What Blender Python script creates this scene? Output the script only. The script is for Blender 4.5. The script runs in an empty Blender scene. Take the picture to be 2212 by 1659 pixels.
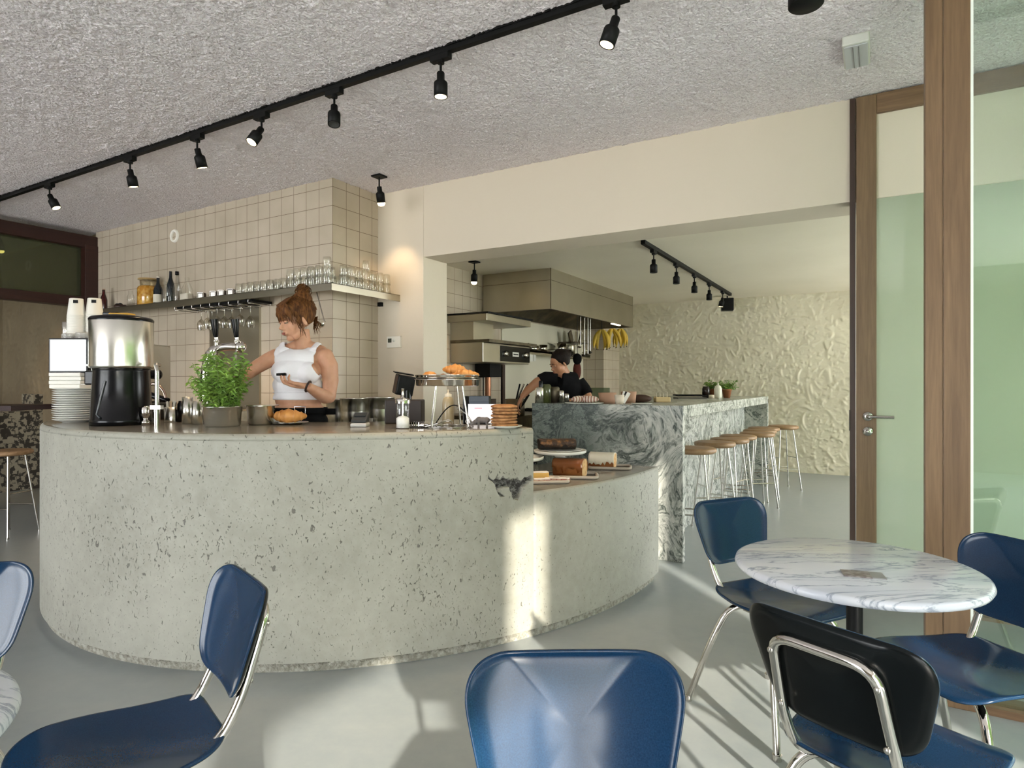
import bpy, bmesh, math, random
import numpy as np
from mathutils import Vector, Matrix, Euler
random.seed(7); np.random.seed(7)
V = Vector
S = bpy.context.scene
COL = S.collection
PI = math.pi

# ------------------------------------------------------------ camera
FPX, CX, CY, CAMZ, YAW = 1353.0, 1106.0, 829.5, 1.25, math.radians(30.4)
cam_d = bpy.data.cameras.new('camera'); cam = bpy.data.objects.new('camera', cam_d); COL.objects.link(cam)
cam_d.sensor_width = 36; cam_d.lens = 36 * FPX / 2212; cam_d.clip_start = .05; cam_d.clip_end = 200
cam.location = (0, 0, CAMZ); cam.rotation_euler = (PI / 2, 0, YAW); S.camera = cam
FW = V((-math.sin(YAW), math.cos(YAW), 0)); RT = V((math.cos(YAW), math.sin(YAW), 0))
def cw(r, f, z=0):                       # metres right of / in front of the viewpoint -> world
    return FW * f + RT * r + V((0, 0, z))
def onz(px, py, z):                      # world point at height z seen at a photo position
    d = (CAMZ - z) * FPX / (py - CY); return cw((px - CX) / FPX * d, d, z)
def atd(px, py, d):
    return cw((px - CX) / FPX * d, d, CAMZ - (py - CY) / FPX * d)
def onx(px, py, X):
    k = (px - CX) / FPX; r = FW + RT * k; t = X / r.x; return atd(px, py, t)
def ony(px, py, Y):
    k = (px - CX) / FPX; r = FW + RT * k; t = Y / r.y; return atd(px, py, t)

# ------------------------------------------------------------ light and exposure
S.view_settings.view_transform = 'Standard'; S.view_settings.look = 'None'
S.view_settings.gamma = 1; S.view_settings.use_curve_mapping = False
S.view_settings.exposure = 0.70
S.cycles.max_bounces = 9; S.cycles.diffuse_bounces = 5; S.cycles.glossy_bounces = 4; S.cycles.transparent_max_bounces = 14
W = bpy.data.worlds.new('sky'); S.world = W; W.use_nodes = True
bg = W.node_tree.nodes['Background']; bg.inputs[0].default_value = (.95, .98, 1, 1); bg.inputs[1].default_value = 9
sd = bpy.data.lights.new('sun', 'SUN'); sd.energy = 7.5; sd.angle = math.radians(.9); sd.color = (1, .93, .80)
sun = bpy.data.objects.new('sun', sd); COL.objects.link(sun)
SUN = V((-.707, .707, -.362)).normalized()
sun.rotation_euler = SUN.to_track_quat('-Z', 'Y').to_euler(); sun.location = (3, -3, 3)

# ------------------------------------------------------------ materials
def nm(name):
    m = bpy.data.materials.new(name); m.use_nodes = True
    return m, m.node_tree.nodes, m.node_tree.links, m.node_tree.nodes['Principled BSDF']
def mat(name, c, rough=.5, metal=0, spec=.5, coat=0, trans=0, emit=None, es=0, alpha=1, bump=None, var=None, ior=1.45, sheen=0):
    m, N, L, b = nm(name)
    b.inputs['Base Color'].default_value = (*c, 1); b.inputs['Roughness'].default_value = rough
    b.inputs['Metallic'].default_value = metal; b.inputs['Specular IOR Level'].default_value = spec
    b.inputs['Coat Weight'].default_value = coat; b.inputs['Coat Roughness'].default_value = .05
    b.inputs['Transmission Weight'].default_value = trans; b.inputs['IOR'].default_value = ior
    b.inputs['Alpha'].default_value = alpha; b.inputs['Sheen Weight'].default_value = sheen
    if emit: b.inputs['Emission Color'].default_value = (*emit, 1); b.inputs['Emission Strength'].default_value = es
    tc = N.new('ShaderNodeTexCoord')
    if var:                               # (scale, second colour, low, high)
        n = N.new('ShaderNodeTexNoise'); n.inputs['Scale'].default_value = var[0]; n.inputs['Detail'].default_value = 6
        L.new(tc.outputs['Object'], n.inputs['Vector'])
        r = N.new('ShaderNodeValToRGB'); r.color_ramp.elements[0].position = var[2]; r.color_ramp.elements[1].position = var[3]
        r.color_ramp.elements[0].color = (*c, 1); r.color_ramp.elements[1].color = (*var[1], 1)
        L.new(n.outputs['Fac'], r.inputs[0]); L.new(r.outputs[0], b.inputs['Base Color'])
    if bump:                              # (scale, strength, distance)
        n = N.new('ShaderNodeTexNoise'); n.inputs['Scale'].default_value = bump[0]; n.inputs['Detail'].default_value = 5
        L.new(tc.outputs['Object'], n.inputs['Vector'])
        bp = N.new('ShaderNodeBump'); bp.inputs['Strength'].default_value = bump[1]; bp.inputs['Distance'].default_value = bump[2]
        L.new(n.outputs['Fac'], bp.inputs['Height']); L.new(bp.outputs[0], b.inputs['Normal'])
    return m
def math_n(N, L, op, a, b=None, c=None):
    n = N.new('ShaderNodeMath'); n.operation = op
    for i, x in enumerate((a, b, c)):
        if x is None: continue
        if isinstance(x, (int, float)): n.inputs[i].default_value = x
        else: L.new(x, n.inputs[i])
    return n.outputs[0]
def mapr(N, L, x, a, b, c=0, d=1):
    n = N.new('ShaderNodeMapRange'); L.new(x, n.inputs[0])
    for i, v in enumerate((a, b, c, d)): n.inputs[i + 1].default_value = v
    return n.outputs[0]
def noise(N, L, vec, scale, detail=5, rough=.5, dist=0, typ=None):
    n = N.new('ShaderNodeTexNoise'); n.inputs['Scale'].default_value = scale; n.inputs['Detail'].default_value = detail
    n.inputs['Roughness'].default_value = rough; n.inputs['Distortion'].default_value = dist
    if vec is not None: L.new(vec, n.inputs['Vector'])
    return n.outputs['Fac']
def ramp(N, L, x, stops):
    r = N.new('ShaderNodeValToRGB'); e = r.color_ramp.elements
    while len(e) > 1: e.remove(e[0])
    e[0].position = stops[0][0]; e[0].color = (*stops[0][1], 1)
    for p, c in stops[1:]:
        k = e.new(p); k.color = (*c, 1)
    L.new(x, r.inputs[0]); return r.outputs[0]
def mixc(N, L, f, a, b, mode='MIX'):
    n = N.new('ShaderNodeMix'); n.data_type = 'RGBA'; n.blend_type = mode
    if isinstance(f, (int, float)): n.inputs[0].default_value = f
    else: L.new(f, n.inputs[0])
    for i, x in ((6, a), (7, b)):
        if isinstance(x, tuple): n.inputs[i].default_value = (*x, 1)
        else: L.new(x, n.inputs[i])
    return n.outputs[2]
def objco(N, L, sc=(1, 1, 1), rot=(0, 0, 0)):
    t = N.new('ShaderNodeTexCoord'); mp = N.new('ShaderNodeMapping'); mp.inputs['Scale'].default_value = sc
    mp.inputs['Rotation'].default_value = rot; L.new(t.outputs['Object'], mp.inputs['Vector']); return mp.outputs[0]
def bumpn(N, L, h, st, dist, b):
    n = N.new('ShaderNodeBump'); n.inputs['Strength'].default_value = st; n.inputs['Distance'].default_value = dist
    L.new(h, n.inputs['Height']); L.new(n.outputs[0], b.inputs['Normal'])

def tile_mat(name, axis, off):
    m, N, L, b = nm(name)
    t = N.new('ShaderNodeTexCoord'); s = N.new('ShaderNodeSeparateXYZ'); L.new(t.outputs['Object'], s.inputs[0])
    T = .1515
    def line(o, off):
        f = math_n(N, L, 'FRACT', math_n(N, L, 'DIVIDE', math_n(N, L, 'SUBTRACT', o, off), T))
        return math_n(N, L, 'LESS_THAN', math_n(N, L, 'ABSOLUTE', math_n(N, L, 'SUBTRACT', f, .5)), .5 - .014)
    u = line(s.outputs[axis], off); v = line(s.outputs[2], 2.838 - 30 * T)
    g = math_n(N, L, 'MULTIPLY', u, v)
    nz = noise(N, L, t.outputs['Object'], 3)
    tc = ramp(N, L, nz, [(.3, (.46, .39, .30)), (.7, (.54, .46, .365))])
    L.new(mixc(N, L, g, (.17, .125, .08), tc), b.inputs['Base Color'])
    L.new(mapr(N, L, g, 0, 1, .8, .16), b.inputs['Roughness'])
    bumpn(N, L, math_n(N, L, 'ADD', g, math_n(N, L, 'MULTIPLY', noise(N, L, t.outputs['Object'], 9, 2), .5)), .5, .002, b)
    return m
TILE_X = tile_mat('cream_tile_front', 0, -3.79); TILE_Y = tile_mat('cream_tile_side', 1, 3.61)

PLASTER = mat('warm_white_plaster', (.66, .58, .47), .85, bump=(18, .12, .01))
PLASTER_K = mat('kitchen_ceiling_paint', (.80, .73, .60), .7, bump=(6, .2, .01), var=(1.2, (.84, .77, .64), .35, .65))
def plaster_rough(name, c1, c2):
    m, N, L, b = nm(name); co = objco(N, L)
    L.new(ramp(N, L, noise(N, L, co, 2.2), [(.3, c1), (.7, c2)]), b.inputs['Base Color'])
    b.inputs['Roughness'].default_value = .75
    bumpn(N, L, noise(N, L, co, 40, 4), .25, .004, b); return m
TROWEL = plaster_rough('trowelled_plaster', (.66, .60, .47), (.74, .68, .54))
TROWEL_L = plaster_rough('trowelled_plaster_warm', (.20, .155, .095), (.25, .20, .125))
def ceil_mat():
    m, N, L, b = nm('sprayed_acoustic_ceiling'); co = objco(N, L)
    a = noise(N, L, co, 62, 4, .65); bb = noise(N, L, co, .6, 2)
    nv = N.new('ShaderNodeTexNoise'); nv.inputs['Scale'].default_value = 30; L.new(co, nv.inputs['Vector'])
    dv = N.new('ShaderNodeVectorMath'); dv.operation = 'MULTIPLY_ADD'; L.new(nv.outputs['Color'], dv.inputs[0]); dv.inputs[1].default_value = (.03, .03, .03); L.new(co, dv.inputs[2])
    vo = N.new('ShaderNodeTexVoronoi'); vo.feature = 'SMOOTH_F1'; vo.inputs['Scale'].default_value = 62; vo.inputs['Smoothness'].default_value = .35; L.new(dv.outputs[0], vo.inputs['Vector'])
    c = ramp(N, L, a, [(.30, (.74, .68, .71)), (.5, (.92, .86, .90)), (.72, (.98, .95, .98))])
    L.new(mixc(N, L, mapr(N, L, bb, .3, .7, 0, .25), c, (.86, .77, .77), 'MULTIPLY'), b.inputs['Base Color'])
    b.inputs['Roughness'].default_value = .9
    bumpn(N, L, math_n(N, L, 'SUBTRACT', math_n(N, L, 'MULTIPLY', noise(N, L, co, 95, 4, .7), .9), vo.outputs['Distance']), .8, .010, b); return m
CEIL = ceil_mat()
def floor_mat():
    m, N, L, b = nm('polished_concrete_floor'); co = objco(N, L)
    a = noise(N, L, co, 1.1, 8, .6, .6); d = noise(N, L, co, 14, 6, .65)
    c = ramp(N, L, a, [(.25, (.205, .235, .24)), (.5, (.245, .27, .272)), (.78, (.30, .32, .312))])
    c = mixc(N, L, mapr(N, L, d, .35, .7, 0, .25), c, (.34, .355, .34))
    L.new(c, b.inputs['Base Color'])
    L.new(mapr(N, L, a, .2, .8, .27, .36), b.inputs['Roughness'])
    b.inputs['Specular IOR Level'].default_value = .6
    bumpn(N, L, noise(N, L, co, 7, 3), .08, .01, b); return m
FLOOR = floor_mat()
def conc_mat(name, cs, rough, pits=True, gloss=.3):
    m, N, L, b = nm(name); co = objco(N, L)
    a = noise(N, L, co, 1.6, 8, .6, .4); d = noise(N, L, co, 22, 6, .6)
    c = ramp(N, L, a, [(.3, cs[0]), (.5, cs[1]), (.72, cs[2])])
    c = mixc(N, L, mapr(N, L, d, .35, .75, 0, .4), c, tuple(x * 1.12 for x in cs[2]))
    h = math_n(N, L, 'MULTIPLY', d, .15)
    if pits:
        co2 = objco(N, L, (1, 1, .6), (.2, .1, .3))
        p1 = noise(N, L, co2, 70, 2, .5, .8); p2 = noise(N, L, co, 2.6, 2)
        thr = mapr(N, L, p2, .3, .7, .715, .625)
        pit = mapr(N, L, math_n(N, L, 'SUBTRACT', p1, thr), 0, .03)
        p3 = noise(N, L, co2, 150, 2, .5, .6); pit3 = mapr(N, L, p3, .68, .73, 0, .65)
        pm = math_n(N, L, 'MAXIMUM', pit, pit3)
        c = mixc(N, L, math_n(N, L, 'MULTIPLY', pm, .85), c, (.075, .07, .06))
        h = math_n(N, L, 'SUBTRACT', h, pm)
    L.new(c, b.inputs['Base Color']); b.inputs['Roughness'].default_value = rough
    bumpn(N, L, h, .7, .006, b); return m
CONC = conc_mat('pitted_cast_concrete', [(.22, .215, .18), (.27, .265, .225), (.325, .32, .275)], .62)
CONC_TOP = conc_mat('polished_counter_concrete', [(.13, .115, .09), (.19, .17, .14), (.26, .24, .20)], .16, False)
CHIP = mat('broken_concrete', (.10, .095, .085), .95, bump=(90, 1, .02), var=(60, (.40, .39, .36), .45, .6))
PLINTH = mat('rough_mortar_plinth', (.22, .21, .17), .9, bump=(60, 1, .02), var=(45, (.36, .35, .30), .4, .62))
def marble_green():
    m, N, L, b = nm('veined_grey_green_marble'); co = objco(N, L)
    w1 = N.new('ShaderNodeTexNoise'); w1.inputs['Scale'].default_value = 1.7; w1.inputs['Detail'].default_value = 5; w1.inputs['Distortion'].default_value = 1.3
    L.new(co, w1.inputs['Vector'])
    va = N.new('ShaderNodeVectorMath'); va.operation = 'MULTIPLY_ADD'; L.new(w1.outputs['Color'], va.inputs[0]); va.inputs[1].default_value = (1.3, 1.3, 1.3); L.new(co, va.inputs[2])
    f1 = noise(N, L, va.outputs[0], 1.7, 10, .68, 2.4)
    f2 = noise(N, L, va.outputs[0], 6, 9, .7, 1.8)
    rid = math_n(N, L, 'ABSOLUTE', math_n(N, L, 'SUBTRACT', f1, .5))
    rid2 = math_n(N, L, 'ABSOLUTE', math_n(N, L, 'SUBTRACT', f2, .5))
    c = ramp(N, L, f1, [(.28, (.04, .055, .05)), (.42, (.11, .13, .115)), (.5, (.055, .07, .064)), (.56, (.21, .24, .215)), (.63, (.10, .12, .108)), (.75, (.36, .385, .35))])
    c = mixc(N, L, mapr(N, L, rid2, 0, .025, .35, 0), c, (.42, .45, .42))
    c = mixc(N, L, mapr(N, L, rid, 0, .02, .7, 0), c, (.09, .10, .10))
    # the broad pale drift that crosses the slab towards its free corner
    s = N.new('ShaderNodeSeparateXYZ'); L.new(va.outputs[0], s.inputs[0])
    dr = math_n(N, L, 'ADD', math_n(N, L, 'MULTIPLY', s.outputs[0], 1.0), math_n(N, L, 'MULTIPLY', s.outputs[2], -.12))
    pale = mapr(N, L, math_n(N, L, 'ADD', dr, math_n(N, L, 'MULTIPLY', f1, .8)), .26, .52)
    c = mixc(N, L, math_n(N, L, 'MULTIPLY', pale, mapr(N, L, f2, .38, .60, .0, .9)), c, (.66, .66, .61))
    L.new(c, b.inputs['Base Color']); b.inputs['Roughness'].default_value = .25; b.inputs['Specular IOR Level'].default_value = .3
    return m
MARBLE_G = marble_green()
def marble_white():
    m, N, L, b = nm('white_veined_marble'); co = objco(N, L, (.8, 4.2, 1), (0, 0, .9))
    f = noise(N, L, co, 3.0, 8, .62, .9); rid = math_n(N, L, 'ABSOLUTE', math_n(N, L, 'SUBTRACT', f, .5))
    g = noise(N, L, co, 1.3, 4, .5, .4)
    c = ramp(N, L, g, [(.3, (.70, .70, .70)), (.5, (.60, .62, .67)), (.72, (.42, .46, .55))])
    c = mixc(N, L, mapr(N, L, rid, 0, .024, .8, 0), c, (.20, .23, .30))
    L.new(c, b.inputs['Base Color']); b.inputs['Roughness'].default_value = .18
    return m
MARBLE_W = marble_white()
def wood(name, c1, c2, scale=1.0, axis=2, rough=.45):
    m, N, L, b = nm(name); sc = [14, 14, 14]; sc[axis] = .7
    co = objco(N, L, tuple(x * scale for x in sc))
    f = noise(N, L, co, 1.6, 6, .6, 1.2); g = noise(N, L, co, 9, 3, .6)
    c = ramp(N, L, f, [(.3, c1), (.7, c2)])
    c = mixc(N, L, mapr(N, L, g, .4, .75, 0, .35), c, tuple(x * .6 for x in c1))
    L.new(c, b.inputs['Base Color']); b.inputs['Roughness'].default_value = rough
    bumpn(N, L, g, .15, .003, b); return m
OAK = wood('oiled_oak_post', (.135, .078, .038), (.215, .13, .066))
OAKX = wood('oiled_oak_rail', (.13, .072, .036), (.21, .122, .062), axis=0)
DARKW = wood('dark_stained_wood', (.03, .014, .009), (.055, .025, .014))
REDW = wood('dark_red_wood', (.020, .004, .003), (.036, .008, .005), axis=1)
STOOLW = wood('stool_seat_oak', (.26, .15, .07), (.38, .235, .12), axis=0, rough=.5)
STEEL = mat('brushed_steel', (.74, .72, .65), .24, 1, bump=(3, .03, .01))
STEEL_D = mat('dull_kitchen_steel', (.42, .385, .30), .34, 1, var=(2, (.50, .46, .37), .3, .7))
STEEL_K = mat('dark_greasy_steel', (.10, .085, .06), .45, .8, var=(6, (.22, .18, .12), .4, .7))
CHROME = mat('polished_chrome', (.62, .59, .55), .07, 1)
CHROME_S = mat('satin_chrome', (.52, .50, .46), .2, 1)
BLACK = mat('black_plastic', (.004, .004, .005), .22, spec=.28)
BLACKM = mat('black_powder_coat', (.005, .005, .005), .5, spec=.2)
BLUE = mat('glossy_navy_shell', (.0045, .020, .052), .17, spec=.36, var=(420, (.009, .036, .085), .3, .75))
BLUEB = mat('dark_shell_underside', (.002, .003, .0035), .22, spec=.2)
WHITEC = mat('white_ceramic', (.60, .60, .56), .2)
PAPER = mat('white_paper', (.66, .64, .58), .7)
def glass(name, tint, gl=.12, diff=0.0, dcol=(.5, .6, .5), rough=.02):
    m, N, L, b = nm(name); N.remove(b); o = N['Material Output']
    tr = N.new('ShaderNodeBsdfTransparent'); tr.inputs[0].default_value = (*tint, 1)
    g = N.new('ShaderNodeBsdfGlossy'); g.inputs['Roughness'].default_value = rough
    fr = N.new('ShaderNodeLayerWeight'); fr.inputs[0].default_value = .5
    mx = N.new('ShaderNodeMixShader'); L.new(mapr(N, L, math_n(N, L, 'POWER', fr.outputs[1], 3.5), 0, 1, gl, .75), mx.inputs[0]); L.new(tr.outputs[0], mx.inputs[1]); L.new(g.outputs[0], mx.inputs[2])
    out = mx.outputs[0]
    if diff:
        df = N.new('ShaderNodeBsdfDiffuse'); df.inputs[0].default_value = (*dcol, 1)
        tl = N.new('ShaderNodeBsdfTranslucent'); tl.inputs[0].default_value = (*dcol, 1)
        md = N.new('ShaderNodeMixShader'); md.inputs[0].default_value = .5; L.new(df.outputs[0], md.inputs[1]); L.new(tl.outputs[0], md.inputs[2])
        m2 = N.new('ShaderNodeMixShader'); m2.inputs[0].default_value = diff; L.new(out, m2.inputs[1]); L.new(md.outputs[0], m2.inputs[2]); out = m2.outputs[0]
    L.new(out, o.inputs['Surface']); return m
GLASS_C = glass('drinking_glass', (.97, .97, .95), .07)
GLASS_W = glass('clear_window_glass', (.86, .93, .88), .10)
GLASS_REFL = glass('green_reflection_glass', (.78, .83, .76), .14, .5, (.52, .57, .47))  # reflected greenery and frames put into the glass as a pale green colour
GLASS_G = glass('smoky_green_glass', (.45, .48, .32), .05, .35, (.20, .21, .13))

# ------------------------------------------------------------ mesh building
class MB:
    def __init__(s): s.v = []; s.f = []; s.sm = []; s.mi = []; s.M = Matrix(); s.m = 0
    def add(s, vs, fs, smooth=False):
        o = len(s.v); s.v += [tuple(s.M @ V(v)) for v in vs]
        s.f += [tuple(i + o for i in f) for f in fs]; s.sm += [smooth] * len(fs); s.mi += [s.m] * len(fs); return s
    def at(s, loc=(0, 0, 0), rot=(0, 0, 0), sc=(1, 1, 1)):
        s.M = Matrix.LocRotScale(V(loc), Euler(rot), V(sc)); return s
    def box(s, a, b):
        x0, y0, z0 = a; x1, y1, z1 = b
        return s.add([(x0, y0, z0), (x1, y0, z0), (x1, y1, z0), (x0, y1, z0), (x0, y0, z1), (x1, y0, z1), (x1, y1, z1), (x0, y1, z1)],
              [(0, 3, 2, 1), (4, 5, 6, 7), (0, 1, 5, 4), (1, 2, 6, 5), (2, 3, 7, 6), (3, 0, 4, 7)])
    def cbox(s, c, d): return s.box([c[i] - d[i] / 2 for i in range(3)], [c[i] + d[i] / 2 for i in range(3)])
    def prism(s, poly, z0, z1, smooth=False):
        n = len(poly); vs = [(p[0], p[1], z0) for p in poly] + [(p[0], p[1], z1) for p in poly]
        s.add(vs, [tuple(range(n - 1, -1, -1)), tuple(range(n, 2 * n))])
        return s.add(vs, [(i, (i + 1) % n, n + (i + 1) % n, n + i) for i in range(n)], smooth)
    def lathe(s, prof, seg=32, c=(0, 0, 0), smooth=True, cap=True):
        vs = []; n = len(prof)
        for i in range(seg):
            a = 2 * PI * i / seg
            for r, z in prof: vs.append((c[0] + r * math.cos(a), c[1] + r * math.sin(a), c[2] + z))
        fs = [(i * n + j, ((i + 1) % seg) * n + j, ((i + 1) % seg) * n + j + 1, i * n + j + 1) for i in range(seg) for j in range(n - 1)]
        s.add(vs, fs, smooth)
        if cap:
            if prof[0][0] > 1e-5: s.add([vs[i * n] for i in range(seg)], [tuple(range(seg - 1, -1, -1))])
            if prof[-1][0] > 1e-5: s.add([vs[i * n + n - 1] for i in range(seg)], [tuple(range(seg))])
        return s
    def cyl(s, a, b, r, r2=None, seg=20): return s.tube([a, b], r, seg, rs=[r, r if r2 is None else r2])
    def tube(s, pts, r, seg=10, rs=None, closed=False, cap=True):
        pts = [V(p) for p in pts]; n = len(pts); rings = []
        t0 = (pts[1] - pts[0]).normalized(); up = V((0, 0, 1)) if abs(t0.z) < .9 else V((1, 0, 0))
        nrm = t0.cross(up).normalized()
        for i in range(n):
            if closed: t = (pts[(i + 1) % n] - pts[i - 1])
            else: t = pts[min(i + 1, n - 1)] - pts[max(i - 1, 0)]
            t.normalize(); nrm = (nrm - t * nrm.dot(t)).normalized(); bn = t.cross(nrm)
            rr = rs[i] if rs else r
            rings.append([pts[i] + (nrm * math.cos(2 * PI * k / seg) + bn * math.sin(2 * PI * k / seg)) * rr for k in range(seg)])
        vs = [p for q in rings for p in q]; m = n if closed else n - 1
        fs = [(i * seg + k, i * seg + (k + 1) % seg, ((i + 1) % n) * seg + (k + 1) % seg, ((i + 1) % n) * seg + k) for i in range(m) for k in range(seg)]
        s.add(vs, fs, True)
        if cap and not closed:
            s.add(rings[0], [tuple(range(seg - 1, -1, -1))]); s.add(rings[-1], [tuple(range(seg))])
        return s
    def ell(s, c, r, seg=20, rings=12, rot=(0, 0, 0)):
        Mx = Matrix.LocRotScale(V(c), Euler(rot), V(r)); vs = [Mx @ V((0, 0, -1))]
        for j in range(1, rings):
            t = -PI / 2 + PI * j / rings
            for i in range(seg):
                a = 2 * PI * i / seg; vs.append(Mx @ V((math.cos(t) * math.cos(a), math.cos(t) * math.sin(a), math.sin(t))))
        vs.append(Mx @ V((0, 0, 1))); fs = [(0, 1 + (i + 1) % seg, 1 + i) for i in range(seg)]
        for j in range(rings - 2):
            o = 1 + j * seg; fs += [(o + i, o + (i + 1) % seg, o + seg + (i + 1) % seg, o + seg + i) for i in range(seg)]
        o = 1 + (rings - 2) * seg; fs += [(o + i, o + (i + 1) % seg, len(vs) - 1) for i in range(seg)]
        return s.add(vs, fs, True)
    def build(s, name, mats, parent=None, bevel=0, bseg=2, sub=0, loc=None, rotz=0, solid=0):
        me = bpy.data.meshes.new(name); me.from_pydata(s.v, [], s.f)
        for m in (mats if isinstance(mats, (list, tuple)) else [mats]): me.materials.append(m)
        me.polygons.foreach_set('use_smooth', s.sm); me.polygons.foreach_set('material_index', s.mi); me.update()
        o = bpy.data.objects.new(name, me); COL.objects.link(o)
        if parent: o.parent = parent
        if loc is not None: o.location = loc; o.rotation_euler = (0, 0, rotz)
        if solid:
            md = o.modifiers.new('s', 'SOLIDIFY'); md.thickness = solid; md.offset = 0
        if bevel:
            md = o.modifiers.new('b', 'BEVEL'); md.width = bevel; md.segments = bseg; md.limit_method = 'ANGLE'; md.angle_limit = .6
            md.harden_normals = False
        if sub:
            md = o.modifiers.new('u', 'SUBSURF'); md.levels = sub; md.render_levels = sub
        return o
def grid_mesh(name, mats, X, Y, Z, mi=None, smooth=True, parent=None, flip=False):
    n, m = X.shape; me = bpy.data.meshes.new(name)
    co = np.stack([X, Y, Z], -1).reshape(-1).astype(np.float32)
    i = np.arange(n * m).reshape(n, m); q = np.stack([i[:-1, :-1], i[1:, :-1], i[1:, 1:], i[:-1, 1:]], -1).reshape(-1, 4)
    if flip: q = q[:, ::-1]
    me.vertices.add(n * m); me.vertices.foreach_set('co', co)
    me.loops.add(q.size); me.loops.foreach_set('vertex_index', q.reshape(-1).astype(np.int32))
    me.polygons.add(len(q)); me.polygons.foreach_set('loop_start', np.arange(0, q.size, 4, dtype=np.int32)); me.polygons.foreach_set('loop_total', np.full(len(q), 4, dtype=np.int32))
    for mt in (mats if isinstance(mats, (list, tuple)) else [mats]): me.materials.append(mt)
    me.polygons.foreach_set('use_smooth', np.full(len(q), smooth))
    if mi is not None: me.polygons.foreach_set('material_index', mi.reshape(-1).astype(np.int32))
    me.update(); me.validate(); o = bpy.data.objects.new(name, me); COL.objects.link(o)
    if parent: o.parent = parent
    return o
def band(n, m, lo, hi, seed):             # band-limited random field, wavelengths given in cells
    rg = np.random.RandomState(seed); F = np.fft.rfft2(rg.randn(n, m))
    k = np.sqrt(np.fft.fftfreq(n)[:, None] ** 2 + np.fft.rfftfreq(m)[None, :] ** 2)
    F *= np.exp(-(k * lo) ** 2) * (1 - np.exp(-(k * hi) ** 2)); r = np.fft.irfft2(F, (n, m)); return r / r.std()
def empty(name, loc=(0, 0, 0), rotz=0, label=None, cat=None, group=None):
    o = bpy.data.objects.new(name, None); COL.objects.link(o); o.location = loc; o.rotation_euler = (0, 0, rotz); o.empty_display_size = .05
    if label: tag(o, label, cat, group)
    return o
def tag(o, label, cat, group=None):
    o['label'] = label; o['category'] = cat
    if group: o['group'] = group
    return o
def struct(o): o['kind'] = 'structure'; return o
def dup(o, loc=None, rotz=None, label=None, group=None, parent=None):
    c = o.copy(); COL.objects.link(c); c.parent = parent
    if loc is not None: c.location = loc
    if rotz is not None: c.rotation_euler = (0, 0, rotz)
    if label: c['label'] = label
    if group: c['group'] = group
    for ch in list(o.children): dup(ch, parent=c)
    return c
def arc(c, r, a0, a1, n, plane='xz'):
    out = []
    for i in range(n + 1):
        a = a0 + (a1 - a0) * i / n; u, w = r * math.cos(a), r * math.sin(a)
        out.append((c[0] + u, c[1], c[2] + w) if plane == 'xz' else (c[0] + u, c[1] + w, c[2]) if plane == 'xy' else (c[0], c[1] + u, c[2] + w))
    return out
def smooth_path(pts, r, n=5):             # round the corners of a polyline
    pts = [V(p) for p in pts]; out = [pts[0]]
    for i in range(1, len(pts) - 1):
        a, b, c = pts[i - 1], pts[i], pts[i + 1]; d1 = (a - b); d2 = (c - b); rr = min(r, d1.length * .49, d2.length * .49)
        p, q = b + d1.normalized() * rr, b + d2.normalized() * rr
        for k in range(n + 1):
            t = k / n; out.append(p * (1 - t) ** 2 + b * 2 * t * (1 - t) + q * t * t)
    out.append(pts[-1]); return out
def inpoly(px, py, poly):
    r = np.zeros(px.shape, bool); n = len(poly)
    for i in range(n):
        x0, y0 = poly[i]; x1, y1 = poly[(i + 1) % n]
        if y0 == y1: continue
        c = ((y0 > py) != (y1 > py)) & (px < (x1 - x0) * (py - y0) / (y1 - y0) + x0); r ^= c
    return r

# ------------------------------------------------------------ the setting
ZC, ZK = 2.91, 2.52; YT, YW, YO = 3.61, 4.14, 4.47; XP, XO, XD = -3.79, -3.287, -.149; XL, XR = -7.4, 2.6
b = MB(); b.box((-12, -5, -.2), (XR + .3, 9.9, 0)); struct(b.build('floor', FLOOR))
g = MB(); g.box((XR + .3, -12, -.3), (16, 16, -.06)); struct(g.build('ground', mat('outdoor_lawn', (.10, .17, .06), .9, bump=(30, .5, .02), var=(5, (.16, .24, .09), .35, .65))))
g = MB(); g.box((XR + .3, -6, -.2), (7, 10, -.02)); struct(g.build('bounce_terrace', mat('pale_bounce_paving', (.80, .79, .74), .8)))  # unseen pale paving added to bounce daylight up to the ceiling
SUN_BLOCK = mat('sun_block_green', (.035, .075, .015), .8, bump=(14, 1, .1), var=(9, (.10, .18, .04), .4, .65))
g = MB(); g.box((5.6, -2.3, -.1), (6.8, 2.0, 4.45)); g.box((5.6, 2.0, -.1), (6.8, 6.3, 4.0)); struct(g.build('sun_block_hedge', SUN_BLOCK))  # unseen hedge blocks added to keep low sun out of the facade
g = MB(); g.box((-12, -9, -.3), (3, -5.2, -.03)); struct(g.build('rear_bounce_terrace', mat('rear_bounce_paving', (.78, .78, .72), .8)))  # unseen ground, made pale to bounce daylight onto the ceiling
# ceiling: sprayed texture as real relief
cx = np.arange(-7.6, 1.9, .0095); cy = np.arange(.35, YW + .05, .0095)
GX, GY = np.meshgrid(cx, cy, indexing='ij'); H = band(*GX.shape, 1.1, 2.2, 3)
H = np.clip(H, -1.8, 2.2) * .0022 + band(*GX.shape, 6, 30, 4) * .0012
co = grid_mesh('ceiling', CEIL, GX, GY, ZC - np.maximum(H + .003, -.004), flip=True)
bm = bmesh.new(); bm.from_mesh(co.data)
def q4(b, p):
    f = b.faces.new([b.verts.new(x) for x in p]); return f
q4(bm, [(-12, -5, ZC), (-12, .36, ZC), (3, .36, ZC), (3, -5, ZC)]); q4(bm, [(1.88, .36, ZC), (1.88, YW + .3, ZC), (3, YW + .3, ZC), (3, .36, ZC)])
q4(bm, [(-12, .36, ZC), (-12, YW, ZC), (-7.59, YW, ZC), (-7.59, .36, ZC)])
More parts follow.
